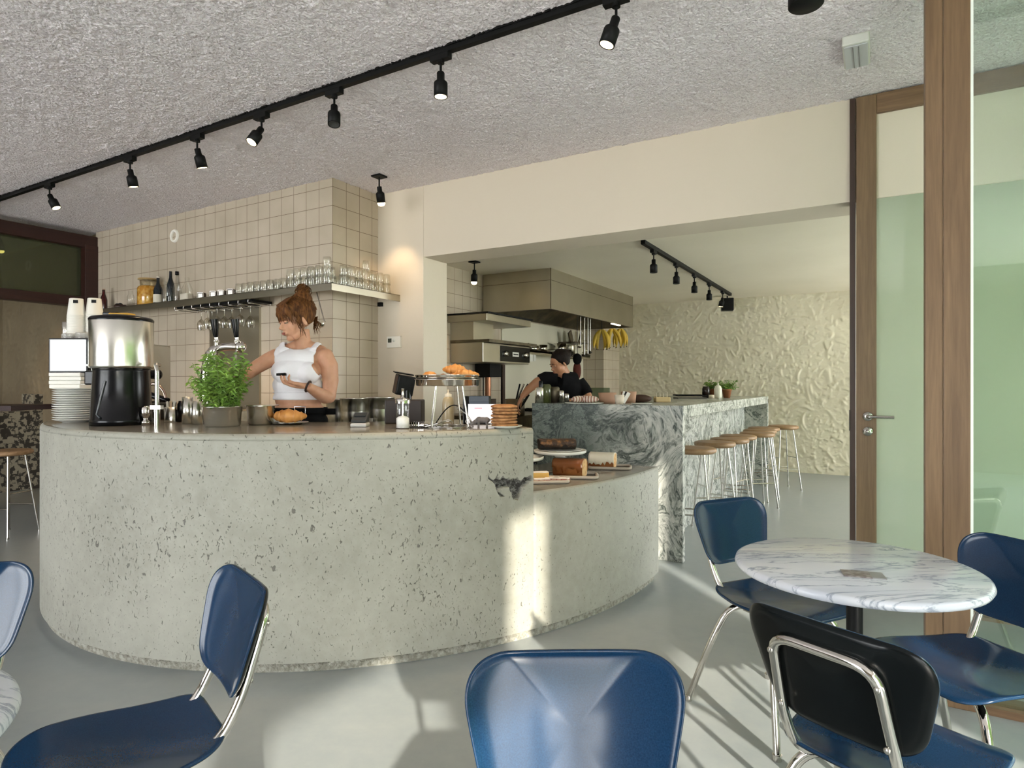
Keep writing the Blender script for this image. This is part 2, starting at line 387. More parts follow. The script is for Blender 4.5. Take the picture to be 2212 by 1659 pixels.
q4(bm, [(-12, -5, ZC + .15), (3, -5, ZC + .15), (3, YW + .3, ZC + .15), (-12, YW + .3, ZC + .15)])
bm.to_mesh(co.data); bm.free(); struct(co)
b = MB(); b.box((-4.4, YO - .02, ZK), (XR + .3, 9.9, ZK + .2)); struct(b.build('ceiling_kitchen', PLASTER_K))
# tiled wall with its projecting corner
b = MB(); b.box((XL, YT, 0), (XP, YW, ZC))
o = b.build('wall_tiled', [TILE_X, TILE_Y]); o.data.polygons[3].material_index = 1; struct(o)
b = MB(); b.box((XL, YW, 0), (XO, YO, ZC + .1)); b.box((XO, YW, 2.31), (XR, YO, ZC + .1)); o = b.build('wall_back', PLASTER, bevel=.004); struct(o)
# kitchen shell
b = MB(); b.box((-4.4, YO, 0), (-4.0, 9.9, ZK)); o = b.build('wall_kitchen_left', [PLASTER_K, TILE_Y]); o.data.polygons[3].material_index = 1; struct(o)
b = MB(); b.box((-4.0, 9.0, 0), (-3.65, 9.7, ZK)); o = b.build('wall_kitchen_pier', [TILE_X, TILE_Y]); o.data.polygons[3].material_index = 1; struct(o)
def trowel(name, m, n0, n1, cell, seed, strokes, amp):
    rg = np.random.RandomState(seed); H = band(n0, n1, 6, 26, seed) * .0024 + band(n0, n1, 2, 5, seed + 1) * .0013
    U, Wd = np.meshgrid(np.arange(n0), np.arange(n1), indexing='ij')
    for k in range(strokes):
        cxn, cyn = rg.rand() * n0, rg.rand() * n1; L = rg.choice([rg.uniform(2, 6), rg.uniform(5, 15)], p=[.65, .35]); w = rg.uniform(.8, 1.9)
        th = rg.choice([rg.normal(PI / 2, .35), rg.uniform(-.6, .1)], p=[.7, .3]) + rg.choice([0, rg.uniform(-1.2, 1.2)], p=[.6, .4]); bend = rg.uniform(-.03, .03)
        R = int(L + 6); x0, x1, y0, y1 = max(0, int(cxn) - R), min(n0, int(cxn) + R), max(0, int(cyn) - R), min(n1, int(cyn) + R)
        u = U[x0:x1, y0:y1] - cxn; v = Wd[x0:x1, y0:y1] - cyn
        s = u * math.cos(th) + v * math.sin(th); t = -u * math.sin(th) + v * math.cos(th) + bend * s * s
        e = np.clip(1 - (s / L) ** 2, 0, 1)
        prof = np.where(t > 0, np.exp(-(t / (w * 2.6)) ** 2), np.exp(-(t / (w * .7)) ** 2))
        H[x0:x1, y0:y1] = np.maximum(H[x0:x1, y0:y1], prof * e * amp * rg.uniform(.35, 1))
    return H
n0, n1 = 640, 252; H = trowel('w', None, n0, n1, .01, 11, 1250, .014)
X, Z = np.meshgrid(np.linspace(-3.66, XR + .3, n0), np.linspace(0, ZK, n1), indexing='ij')
struct(grid_mesh('wall_kitchen_back', TROWEL, X, 9.67 - H, Z))
# left end: wooden glazed screen, room behind it
n0, n1 = 300, 150; H = trowel('w', None, n0, n1, .02, 21, 260, .012)
Y, Z = np.meshgrid(np.linspace(0, 9, n0), np.linspace(0, ZC, n1), indexing='ij')
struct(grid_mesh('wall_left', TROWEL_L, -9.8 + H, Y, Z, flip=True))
fr = empty('window_1', (XL, YT, 0)); struct(fr)
b = MB(); b.box((-.12, -5, 2.72), (.04, 0, 2.85)); b.box((-.12, -5, 2.085), (.04, -.1, 2.185)); b.box((-.12, -.13, 0), (.05, 0, 2.75)); b.box((-.12, -1.9, 0), (.04, -1.78, 2.75))
b.build('window_frame', REDW, fr, bevel=.004)
b = MB(); b.box((-.05, -5, 2.185), (-.04, -.13, 2.72)); b.build('transom_pane', GLASS_G, fr)
n0, n1 = 180, 200; H = trowel('w', None, n0, n1, .015, 23, 330, .014)
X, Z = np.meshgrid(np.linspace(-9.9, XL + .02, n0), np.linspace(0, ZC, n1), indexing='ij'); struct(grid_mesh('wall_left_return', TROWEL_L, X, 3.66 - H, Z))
# street side (right of and behind the viewpoint): unseen facade, openings let daylight in and are shaped to place sun patches
b = MB()
def facade_x(b, x0, x1, ops, y0, y1, zt):
    y = y0
    for a, c, zb, zh in sorted(ops):
        b.box((x0, y, 0), (x1, a, zt)); b.box((x0, a, zh), (x1, c, zt))
        if zb > 0: b.box((x0, a, 0), (x1, c, zb))
        y = c
    b.box((x0, y, 0), (x1, y1, zt))
OPS = [(-4.6, -3.25, 0, 2.45), (-3.1, -2.09, 0, 2.36), (-1.66, -1.26, 0, 2.86), (-1.26, -.12, 0, 1.80), (.2, .44, 0, 2.86), (.62, 2.8, 0, 2.8), (3.1, 4.0, 0, 2.8), (4.55, 6.7, .7, 2.45), (6.8, 9.3, .1, 2.45)]
facade_x(b, XR, XR + .12, OPS, -5, 9.9, ZC + .1); struct(b.build('wall_right', PLASTER))
b = MB(); b.box((-12, -5.1, 0), (-7, -5, ZC)); b.box((-7, -5.1, 2.4), (XR, -5, ZC))
for x in (-7, -5.6, -4): b.box((x, -5.1, 0), (x + .15, -5, 2.7))
b.box((-2.4, -5.1, 0), (XR, -5, 2.4))
struct(b.build('wall_rear', mat('dark_rear_panelling', (.20, .17, .14), .8)))
b = MB(); b.box((-12, -5, 0), (-11.9, 9.9, ZC)); struct(b.build('wall_far_left', PLASTER))
# far glazing line with the door
d = empty('door_1', (0, YW, 0)); struct(d)
b = MB(); b.box((XD, -.02, 0), (XD + .028, .11, 2.90)); b.build('door_jamb', DARKW, d)
b = MB(); b.box((XD + .033, -.025, .02), (XD + .135, .045, 2.90)); b.box((.86, -.025, .02), (.96, .045, 2.90)); b.build('door_stile', OAK, d, bevel=.004)
b = MB(); b.box((XD + .135, -.025, 2.79), (.86, .045, 2.90)); b.box((XD + .135, -.025, .02), (.86, .045, .12)); b.build('door_rail', OAKX, d, bevel=.004)
b = MB(); b.box((XD + .135, .005, .12), (.86, .015, 2.79)); b.build('door_pane', GLASS_REFL, d)
hz = 1.065
b = MB(); b.M = Matrix.Translation((-.058, -.03, hz)) @ Matrix.Rotation(PI / 2, 4, 'X'); b.lathe([(.0, .012), (.024, .012), (.026, .008), (.026, 0)], 24)
b.lathe([(.0, .012), (.024, .012), (.026, .008), (.026, 0)], 24, c=(0, -.085, 0)); b.lathe([(0, .03), (.009, .03), (.012, .012)], 12, c=(0, -.085, 0))
b.M = Matrix(); b.tube(smooth_path([(-.058, -.03, hz), (-.058, -.085, hz), (.07, -.085, hz)], .014), .009, 12)
b.build('door_handle', CHROME_S, d)
b = MB(); b.box((XD - .004, -.03, .98), (XD + .0, .02, 1.1)); b.build('strike_plate', CHROME_S, d)
w = empty('window_2', (0, YW, 0)); struct(w)
b = MB(); b.box((.98, -.03, .0), (XR, .11, .09)); b.box((.98, -.03, 2.79), (XR, .11, 2.91)); b.box((.98, -.03, .09), (1.08, .11, 2.79)); b.build('window_frame', OAKX, w)
b = MB(); b.box((1.08, .02, .09), (XR, .03, 2.79)); b.build('window_pane', GLASS_REFL, w)
b = MB(); b.box((XD, YW - .03, 0), (XR, YW + .24, .018)); struct(b.build('trim_1', OAKX))
# near glazing line: post, rail, pane
w = empty('window_3', (0, 2.95, 0)); struct(w)
b = MB(); b.box((.155, 0, 0), (.212, .10, ZC)); b.build('post', OAK, w, bevel=.003)
b = MB(); b.box((.2145, -.004, 0), (.300, .10, ZC)); b.build('post', OAK, w, bevel=.003)
b = MB(); b.box((.212, .006, 0), (.2145, .09, ZC)); b.build('seam', mat('pale_seam', (.55, .42, .28), .6), w)
b = MB(); b.box((.300, .0, .03), (.309, .02, ZC)); b.build('glazing_bead', mat('white_bead', (.8, .85, .8), .4), w)
b = MB(); b.box((.16, 0, 0), (XR, .12, .03)); b.build('threshold', OAKX, w)
b = MB(); b.box((.309, .03, .03), (XR, .04, ZC)); b.build('window_pane', GLASS_W, w)

# ------------------------------------------------------------ concrete counter
EC, EA, EB = V((-3.25, 3.82, 0)), 2.03, 2.32
def epoint(th, off=0): return EC.x + (EA - off) * math.cos(th), EC.y + (EB - off) * math.sin(th)
counter = empty('concrete_counter', (-3.25, 1.5, 0), 0, 'large curved pitted grey concrete counter with a polished top and a lower step', 'counter')
def local(o): o.location = (3.25, -1.5, 0); return o
TH0 = math.radians(-28.6); TH1 = math.radians(-173)
chip = [(600,500),(640,590),(720,640),(780,600),(815,520),(850,590),(880,640),(960,530),(990,590),(1050,610),(1100,570),(1130,640),(1190,650),(1200,590),(1240,620),(1270,590),(1300,570),(1340,640),(1410,640),(1460,570),(1530,570),(1610,520),(1650,560),(1670,650),(1600,660),(1560,730),(1450,800),(1420,900),(1350,1040),(1310,1120),(1180,1040),(1170,960),(1120,860),(1110,800),(1040,810),(970,800),(860,870),(880,940),(1000,1020),(900,1030),(850,960),(790,840),(780,740),(700,660),(610,600)]
chip = [(1000 + x / 11.06, 980 + y / 11.06) for x, y in chip]
ths = np.concatenate([np.linspace(TH0, TH0 - .125, 110), np.linspace(TH0 - .13, TH1, 420)])
zs = np.concatenate([np.linspace(.045, .62, 50), np.linspace(.625, .82, 75), np.linspace(.83, 1.005, 18)])
T, Z = np.meshgrid(ths, zs, indexing='ij')
n = band(560, len(zs), 8, 60, 31)[np.clip(((ths - TH0) / (TH1 - TH0) * 559).astype(int), 0, 559)] * .0012 * 0
X = EC.x + (EA + n) * np.cos(T); Y = EC.y + (EB + n) * np.sin(T)
r_ = X * RT.x + Y * RT.y; f_ = X * FW.x + Y * FW.y
PX = CX + FPX * r_ / f_; PY = CY - FPX * (Z - CAMZ) / f_
ins = inpoly(PX, PY, chip); dep = (np.where(ins, .022 + .016 * np.abs(band(*T.shape, 2, 8, 5)), 0))
X -= np.cos(T) * dep; Y -= np.sin(T) * dep
mi = (ins[:-1, :-1] & ins[1:, 1:]).astype(int)
local(grid_mesh('counter_front', [CONC, CHIP], X, Y, Z, mi=mi, parent=counter, smooth=True, flip=True))
def sweep(name, mats, ths, prof, mi, parent, caps=True, thin=None, capm=0):
    b = MB(); n = len(prof); vs = []
    for k, t in enumerate(ths):
        for j, (o, z) in enumerate(prof):
            x, y = epoint(t, o); 
            if thin: x, y = thin(k, t, o, x, y)
            vs.append((x, y, z))
    fs = []; b.add(vs, [])
    for i in range(len(ths) - 1):
        for j in range(n - 1):
            b.f.append((i * n + j, i * n + j + 1, (i + 1) * n + j + 1, (i + 1) * n + j)); b.sm.append(True); b.mi.append(mi[j])
    if caps:
        b.f.append(tuple(range(n - 1, -1, -1))); b.f.append(tuple((len(ths) - 1) * n + j for j in range(n))); b.sm += [False, False]; b.mi += [capm, capm]
    return local(b.build(name, mats, parent))
WD = .85
hth = [TH0 + (TH1 - TH0) * i / 160 for i in range(161)]
sweep('counter_top', [CONC, CONC_TOP], hth, [(.09, .045), (.09, 1.0), (.0, 1.005), (.001, 1.018), (.006, 1.028), (.016, 1.034), (.03, 1.035), (.2, 1.035), (.5, 1.035), (WD, 1.035), (WD, .05)], [0, 0, 0, 0, 0, 1, 1, 1, 1, 0], counter)
lth = [math.radians(3) + (TH0 - .001 - math.radians(3)) * i / 50 for i in range(51)]
sweep('low_counter', [CONC, CONC_TOP], lth, [(.0, .045), (.0, .705), (.004, .716), (.014, .720), (.3, .720), (WD - .15, .720), (WD - .15, .05)], [0, 0, 0, 1, 1, 0], counter)
pth = [math.radians(2.5) + (TH1 - math.radians(2.5)) * i / 200 for i in range(201)]
sweep('plinth', [PLINTH], pth, [(.022, .0), (.022, .05), (WD - .2, .05), (WD - .2, 0)], [0, 0, 0], counter)

# ------------------------------------------------------------ marble bar
XB0, XB1, YB0, YB1, ZB = -2.38, -1.183, 4.37, 8.28, 1.098
bar = empty('marble_bar', (XB1, YB0, 0), 0, 'long bar clad in swirling grey green marble with wooden stools along it', 'bar')
def rel(bx, o): return bx
b = MB(); b.M = Matrix.Translation((-XB1, -YB0, 0)); b.box((XB0, YB0, 0), (XB1, YB0 + .06, ZB)); b.build('front_slab', MARBLE_G, bar, bevel=.003)
b = MB(); b.M = Matrix.Translation((-XB1, -YB0, 0)); b.box((XB0, YB0 + .06, ZB - .03), (XB1, YB1, ZB)); b.box((XB1 - .03, YB0 + .06, ZB - .085), (XB1, YB1, ZB - .03)); b.build('bar_top', MARBLE_G, bar, bevel=.003)
b = MB(); b.M = Matrix.Translation((-XB1, -YB0, 0)); b.box((XB1 - .30, YB0 + .06, 0), (XB1 - .27, YB1 - .06, ZB - .03)); b.build('side_panel', MARBLE_G, bar)
b = MB(); b.M = Matrix.Translation((-XB1, -YB0, 0)); b.box((XB0 + .1, YB1 - .06, 0), (XB1, YB1, ZB - .03)); b.build('end_slab', MARBLE_G, bar, bevel=.003)
b = MB(); b.M = Matrix.Translation((-XB1, -YB0, 0)); b.box((XB0 + .05, YB0 + .06, .08), (XB1 - .30, YB1 - .06, ZB - .03)); b.build('cabinet_core', STEEL_D, bar)

# ------------------------------------------------------------ bar stools
def make_stool():
    t = empty('bar_stool', (0, 0, 0), 0, 'x', 'stool')
    b = MB(); b.lathe([(0, .712), (.15, .712), (.168, .722), (.172, .735), (.168, .75), (.155, .756), (.08, .752), (0, .750)], 36); b.build('seat', STOOLW, t)
    for k in range(4):
        a = PI / 4 + k * PI / 2; c, s = math.cos(a), math.sin(a)
        b = MB(); b.tube([(c * .11, s * .11, .712), (c * .205, s * .205, .01)], .0075, 8); b.cyl((c * .205, s * .205, 0), (c * .205, s * .205, .014), .012, seg=8); b.build('leg', CHROME_S, t)
    for z, k0 in ((.25, 0), (.25, 2), (.38, 1), (.38, 3)):
        rr = .11 + (.712 - z) / .702 * .095; p = []
        for k in (k0, k0 + 1):
            a = PI / 4 + k * PI / 2; p.append((math.cos(a) * rr, math.sin(a) * rr, z))
        b = MB(); b.tube(p, .006, 8); b.build('footrest', CHROME_S, t)
    return t
stool_y = [4.93, 5.52, 5.93, 6.33, 6.80, 7.22, 7.62, 8.08]; stool_x = [-1.25, -1.22, -1.18, -1.18, -1.08, -1.12, -1.14, -.99]
lab = ['oak seated chrome bar stool nearest the viewer, half hidden by the marble slab', 'second oak seated bar stool from the front end of the marble bar', 'third oak seated bar stool from the front end of the marble bar',
       'fourth oak seated bar stool from the front end of the marble bar', 'fifth oak seated bar stool from the front end of the marble bar', 'third oak seated bar stool from the far end of the marble bar',
       'second oak seated bar stool from the far end of the marble bar', 'oak seated bar stool farthest away, by the far end slab of the bar']
s0 = make_stool()
for i in range(8):
    s = s0 if i == 0 else dup(s0)
    s.location = (stool_x[i], stool_y[i], 0); s.rotation_euler = (0, 0, .2 + .5 * math.sin(i * 2.1)); s['label'] = lab[i]; s['group'] = 'bar stools along the marble bar'

# ------------------------------------------------------------ chairs and tables
def rrect_profile():
    return None
def make_chair():
    t = empty('cafe_chair', (0, 0, 0), 0, 'x', 'chair')
    # backrest: grid in (u across, v up), curved and raked, rounded trapezoid outline
    def outline(w0, w1, h, rad, n=10):     # bottom width, top width
        c = [(-w0 / 2, 0), (w0 / 2, 0), (w1 / 2, h), (-w1 / 2, h)]
        p = smooth_path([((c[0][0] + c[1][0]) / 2, 0, 0)] + [(x, y, 0) for x, y in (c[1], c[2], c[3], c[0])] + [((c[0][0] + c[1][0]) / 2, 0, 0)], rad, n)
        return p[:-1]
    def shell(name, ol, fn, th, mats, rim=.008):
        # concentric rings from outline to centre, front and back surfaces
        cxm = sum((p for p in ol), V()) / len(ol); b = MB(); vs = []; n = len(ol)
        ks = [1, .985, .93, .8, .6, .4, .2]
        for side in (0, 1):
            for k in ks:
                for p in ol:
                    q = cxm + (p - cxm) * k; vs.append(fn(q.x, q.y, (th * (.5 if side else -.5)) * (1 if k < 1 else .35), k))
        def idx(side, r, i): return side * len(ks) * n + r * n + i % n
        b.v = [tuple(v) for v in vs]
        for r in range(len(ks) - 1):
            for i in range(n):
                b.f.append((idx(0, r, i), idx(0, r, i + 1), idx(0, r + 1, i + 1), idx(0, r + 1, i))); b.mi.append(0)
                b.f.append((idx(1, r, i + 1), idx(1, r, i), idx(1, r + 1, i), idx(1, r + 1, i + 1))); b.mi.append(1)
        b.f.append(tuple(idx(0, len(ks) - 1, i) for i in range(n))); b.mi.append(0)
        b.f.append(tuple(idx(1, len(ks) - 1, i) for i in range(n - 1, -1, -1))); b.mi.append(1)
        for i in range(n): b.f.append((idx(1, 0, i), idx(1, 0, i + 1), idx(0, 0, i + 1), idx(0, 0, i))); b.mi.append(0)
        b.sm = [True] * len(b.f); o = b.build(name, mats, t)
        bm = bmesh.new(); bm.from_mesh(o.data); bmesh.ops.recalc_face_normals(bm, faces=bm.faces); bm.to_mesh(o.data); bm.free()
        md = o.modifiers.new('u', 'SUBSURF'); md.levels = 1; md.render_levels = 1
        return o
    def bf(u, v, w, k):                    # front is +Y
        y = -.225 - .075 * v / .24 + 1.05 * u * u - w
        z = .53 + v
        if k >= .985: y += .007
        return V((u, y, z))
    shell('backrest', outline(.30, .418, .245, .098), bf, .012, [BLUE, BLUEB])
    sol = smooth_path([(0, -.20, 0), (.15, -.20, 0), (.205, .02, 0), (.19, .20, 0), (-.19, .20, 0), (-.205, .02, 0), (-.15, -.20, 0), (0, -.20, 0)], .085, 8)[:-1]
    def sf(u, v, w, k):
        z = .445 - .022 * math.exp(-((v + .03) / .13) ** 2) * (1 - (u / .24) ** 2) + .9 * u * u * .25 - max(0, v - .10) ** 2 * 2.2 + max(0, -v - .1) ** 2 * 1.5
        return V((u, v, z - w))
    shell('seat', sol, sf, .012, [BLUE, BLUEB])
    # back frame: inverted U behind the backrest, running down and forward under the seat
    def bp(u, v, o=.018): q = bf(u, v, 0, .5); return (q.x, q.y - o, q.z)
    L = [(-.10, .14, .42), (-.105, -.13, .415), (-.112, -.185, .45), bp(-.115, 0), bp(-.105, .19), bp(.105, .19), bp(.115, 0), (.112, -.185, .45), (.105, -.13, .415), (.10, .14, .42)]
    b = MB(); b.tube(smooth_path(L, .05, 6), .0115, 12); b.build('back_frame', CHROME, t)
    for u in (-.108, .108):
        for v in (.03, .155):
            q = V(bp(u, v, .030)); b = MB(); b.ell(q, (.007, .004, .007), 10, 6); b.build('bolt', CHROME_S, t)
    for sx, sy in ((-1, 1), (1, 1), (-1, -1), (1, -1)):
        y0 = .09 * sy; b = MB()
        b.tube(smooth_path([(.03 * sx, y0 * .6, .412), (.135 * sx, y0 * 1.2, .405), (.185 * sx, (.145 if sy > 0 else -.15), .27), (.215 * sx, (.19 if sy > 0 else -.245), .012)], .07, 7), .0125, 12)
        b.cyl((.216 * sx, (.191 if sy > 0 else -.247), 0), (.216 * sx, (.191 if sy > 0 else -.247), .02), .016, seg=12)
        b.build('leg', CHROME, t)
    b = MB(); b.box((-.115, .03, .400), (.115, .06, .408)); b.box((-.115, -.06, .400), (.115, -.03, .408)); b.build('seat_bracket', CHROME_S, t)
    return t
chair0 = make_chair(); _n = [0]
def place_chair(rb, fb, fr_, ff, label, group=None):
    """rb, fb: back-top centre right of/in front of the viewpoint; fr_, ff: the way it faces"""
    d = V((fr_, ff, 0)).normalized(); r, f = rb + d.x * .28, fb + d.y * .28
    w = RT * d.x + FW * d.y; rz = math.atan2(-w.x, w.y)
    c = chair0 if _n[0] == 0 else dup(chair0); _n[0] += 1
    c.location = cw(r, f); c.rotation_euler = (0, 0, rz); c['label'] = label; c['group'] = group or 'navy shell chairs around the marble tables'
place_chair(.108, 1.12, .02, -1, 'navy shell chair in the centre foreground, only its backrest in view')
place_chair(.88, 2.6, .42, -.91, 'navy shell chair behind the marble table, beside the concrete counter')
place_chair(.620, 1.25, .816, .578, 'chair seen from behind in front of the marble table, chrome back frame showing')
place_chair(1.565, 1.89, -.95, -.3, 'navy shell chair right of the marble table, by the wooden post')
place_chair(-.655, 1.56, -.77, -.64, 'navy shell chair with narrow side view backrest, left of the foreground')
place_chair(-1.46, 1.66, .2, -.98, 'navy shell chair cut by the left edge of the photo')
def make_table(loc, rot, label):
    t = empty('bistro_table', loc, rot, label, 'table', None)
    b = MB(); b.lathe([(0, .716), (.300, .716), (.313, .720), (.318, .729), (.315, .738), (.306, .742), (0, .742)], 96); b.build('table_top', MARBLE_W, t)
    b = MB(); b.cyl((0, 0, .02), (0, 0, .70), .021, seg=20); b.lathe([(0, .715), (.11, .715), (.11, .705), (.03, .70), (0, .70)], 24); b.build('pedestal', BLACKM, t)
    b = MB(); b.lathe([(0, .0), (.21, .0), (.215, .006), (.20, .014), (.04, .03), (0, .03)], 40); b.build('table_base', BLACKM, t); return t
make_table(cw(.965, 1.765), .6, 'round white veined marble table on a black pedestal, right foreground')
make_table(cw(-1.065, .845), .2, 'round white marble table cut by the left edge of the photo')
# menu card on the table
m, N, L, bb = nm('printed_menu_card'); co_ = objco(N, L)
s_ = N.new('ShaderNodeSeparateXYZ'); L.new(co_, s_.inputs[0])
ff = noise(N, L, co_, 60, 3); c1 = ramp(N, L, ff, [(.4, (.16, .13, .12)), (.6, (.30, .27, .25))])
c2 = mixc(N, L, math_n(N, L, 'GREATER_THAN', s_.outputs[0], .012), c1, (.27, .27, .26))
L.new(c2, bb.inputs['Base Color']); bb.inputs['Roughness'].default_value = .4
p = onz(1869, 1243, .742)
b = MB(); b.box((-.055, -.028, 0), (.045, .03, .003)); b.box((-.055, -.028, .0032), (-.0, -.008, .0036))
tag(b.build('menu_card', m, None, loc=(p.x, p.y, .7425), rotz=YAW - .32), 'small grey printed card lying on the round marble table', 'card')
# ------------------------------------------------------------ ceiling lights
BULB = mat('warm_lit_bulb', (1, .9, .7), .5, emit=(1, .78, .42), es=5)
BULBOFF = mat('unlit_reflector', (.05, .05, .05), .3)
YTR = 2.49
def make_spot(lit=True, base=True, energy=14, tilt=(0, 0), col=(1, .72, .42), size=1.0):
    t = empty('track_spotlight'); k = size
    if base: b = MB(); b.box((-.055 * k, -.017, -.028), (.055 * k, .017, 0)); b.cyl((0, 0, -.042), (0, 0, -.028), .018, seg=14); b.build('adapter', BLACKM, t)
    else: b = MB(); b.box((-.045, -.045, -.012), (.045, .045, 0)); b.build('ceiling_plate', BLACKM, t)
    b = MB(); b.cyl((0, 0, -.09), (0, 0, -.01), .006, seg=8); b.build('stem', BLACKM, t)
    h = MB(); h.at((0, 0, -.085), (tilt[0], tilt[1], 0))
    h.lathe([(0, 0), (.017, 0), (.019, -.004), (.019, -.038), (.032, -.050), (.034, -.056), (.034, -.122), (.031, -.122), (.029, -.10), (0, -.10)], 24); h.build('lamp_housing', BLACKM, t)
    d = MB(); d.at((0, 0, -.085), (tilt[0], tilt[1], 0)); d.lathe([(0, -.108), (.012, -.110), (.029, -.1205)] if base else [(.029, -.12), (.031, -.132), (.024, -.146), (.012, -.152), (0, -.153)], 20, cap=False); d.build('bulb', BULB if lit else BULBOFF, t)
    if lit and energy:
        ld = bpy.data.lights.new('spot_beam', 'SPOT'); ld.energy = energy; ld.color = col; ld.spot_size = 1.25; ld.spot_blend = .7; ld.shadow_soft_size = .03
        lo = bpy.data.objects.new('spot_beam', ld); COL.objects.link(lo); lo.parent = t
        M = Matrix.Translation((0, 0, -.085)) @ Euler((tilt[0], tilt[1], 0)).to_matrix().to_4x4() @ Matrix.Translation((0, 0, -.16)); lo.matrix_local = M
    return t
b = MB(); b.box((-9.5, -.015, -.036), (1.0, .015, -.002)); b.box((-9.5, -.018, -.036), (1.0, -.015, -.030))
rg_ = random.Random(9); x = -9.4
while x < .95:                             # sprayed crust clinging to the top edge of the track
    w_ = rg_.uniform(.01, .05); b.box((x, -.015 - rg_.uniform(.001, .008), -.012), (x + w_, .016, .0)); b.box((x, .012, -.014), (x + w_, .016 + rg_.uniform(.001, .012), .0)); x += w_ * rg_.uniform(.7, 1.4)
o = b.build('lighting_track', BLACKM, None, loc=(0, YTR, ZC)); tag(o, 'long black lighting track running across the sprayed ceiling', 'track')
spots = [(107, (.25, -.4), 1, 'leftmost spotlight on the long ceiling track'), (281, (.2, 0), 1, 'second spotlight from the left end of the long ceiling track'),
         (426, (.3, 0), 1, 'third spotlight from the left on the long ceiling track'), (565, (-.55, .1), 1, 'spotlight turned toward the viewer, fourth from left on the long track'),
         (722, (-.2, -.2), 0, 'unlit looking spotlight above the tiled corner, fifth from left on the long track'), (952, (0, 0), 1, 'spotlight hanging straight, second from right on the long ceiling track'),
         (1331, (-.15, .3), 1, 'large near spotlight at the top of the photo, rightmost on the long track')]
for px, tl, lit, lb in spots:
    t = make_spot(bool(lit), True, 30 if lit else 0, tl); t.location = (ony(px, 200, YTR).x, YTR, ZC - .036)
    tag(t, 'black ' + lb, 'spotlight', 'spotlights on the long ceiling track')
t = make_spot(True, False, 9, (.35, .15)); t.location = (-3.43, 3.76, ZC - .005); t.name = 'ceiling_spotlight'; tag(t, 'single black spotlight on the ceiling right beside the tiled corner', 'spotlight')
t = make_spot(True, False, 14, (.1, .1)); t.location = (-3.62, 5.4, ZK - .002); t.name = 'ceiling_spotlight'; tag(t, 'single black lit spotlight in the kitchen left of the steel hood', 'spotlight')
t = make_spot(True, False, 20, (.1, .1)); p = ony(-3, 500, 2.60); t.location = (-8.2, p.y + .3, ZC - .1)
t.location = onx(0, 520, -8.2); t.location.z = onx(0, 505, -8.2).z + .03; t.name = 'ceiling_spotlight'; tag(t, 'lit spotlight in the far left room, cut by the left edge', 'spotlight')
o = MB().box((-.02, -.02, 0), (.02, .02, ZC - t.location.z)).build('lamp_rod', BLACKM, t)
p = ony(1741, 13, YTR); b = MB(); b.lathe([(0, .0), (.056, 0), (.06, .004), (.06, .2), (0, .2)], 30); b.cyl((0, 0, .2), (0, 0, ZC - p.z), .012)
tag(b.build('ceiling_speaker', BLACKM, None, loc=(p.x, YTR, p.z)), 'black round ceiling fitting cut by the top edge of the photo', 'ceiling fitting')
p = onz(1850, 112, ZC - .03)
t = empty('emergency_light', (p.x, p.y, ZC - .05), 0, 'small white emergency light box fixed to the sprayed ceiling', 'emergency light')
WPL = mat('aged_white_plastic', (.62, .62, .56), .4)
b = MB(); b.box((-.058, -.13, 0), (.058, .13, .05)); b.build('housing', WPL, t, bevel=.008)
b = MB(); b.box((-.05, -.12, -.006), (.05, .12, .0)); b.build('diffuser', mat('grey_diffuser', (.55, .56, .57), .3), t, bevel=.004)
for x in (-.012, .012): b = MB(); b.box((x - .002, -.11, -.009), (x + .002, .11, -.006)); b.build('lens_rib', mat('rib_grey', (.25, .25, .25), .4), t)
# kitchen track
b = MB(); b.box((-.02, 0, -.035), (.02, 3.75, 0)); tag(b.build('lighting_track', BLACKM, None, loc=(-1.80, 5.35, ZK)), 'short black lighting track on the kitchen ceiling', 'track')
for px, lit, lb in [(1412, 0, 'nearest of the five spotlights on the short kitchen track'), (1461, 0, 'second nearest of the spotlights on the short kitchen track'), (1500, 0, 'middle one of the five spotlights on the short kitchen track'),
                    (1532, 0, 'fourth spotlight from the near end of the short kitchen track'), (1561, 1, 'lit spotlight at the far end of the kitchen track beside the black speaker')]:
    t = make_spot(bool(lit), True, 12 if lit else 0, (.2, 0) if lit else (0, 0)); t.rotation_euler = (0, 0, PI / 2); t.location = (-1.80, onx(px, 560, -1.80).y, ZK - .035)
    tag(t, 'black ' + lb, 'spotlight', 'spotlights on the kitchen track')
p = atd(1571, 658, 9.0); t = empty('wall_speaker', (p.x, p.y, p.z), YAW * .5, 'square black speaker hanging at the far end of the kitchen track', 'speaker')
b = MB(); b.cbox((0, 0, 0), (.17, .14, .18)); b.build('cabinet', BLACKM, t, bevel=.01)
b = MB(); b.cyl((0, 0, .09), (0, 0, ZK - p.z), .01); b.build('bracket', BLACKM, t)

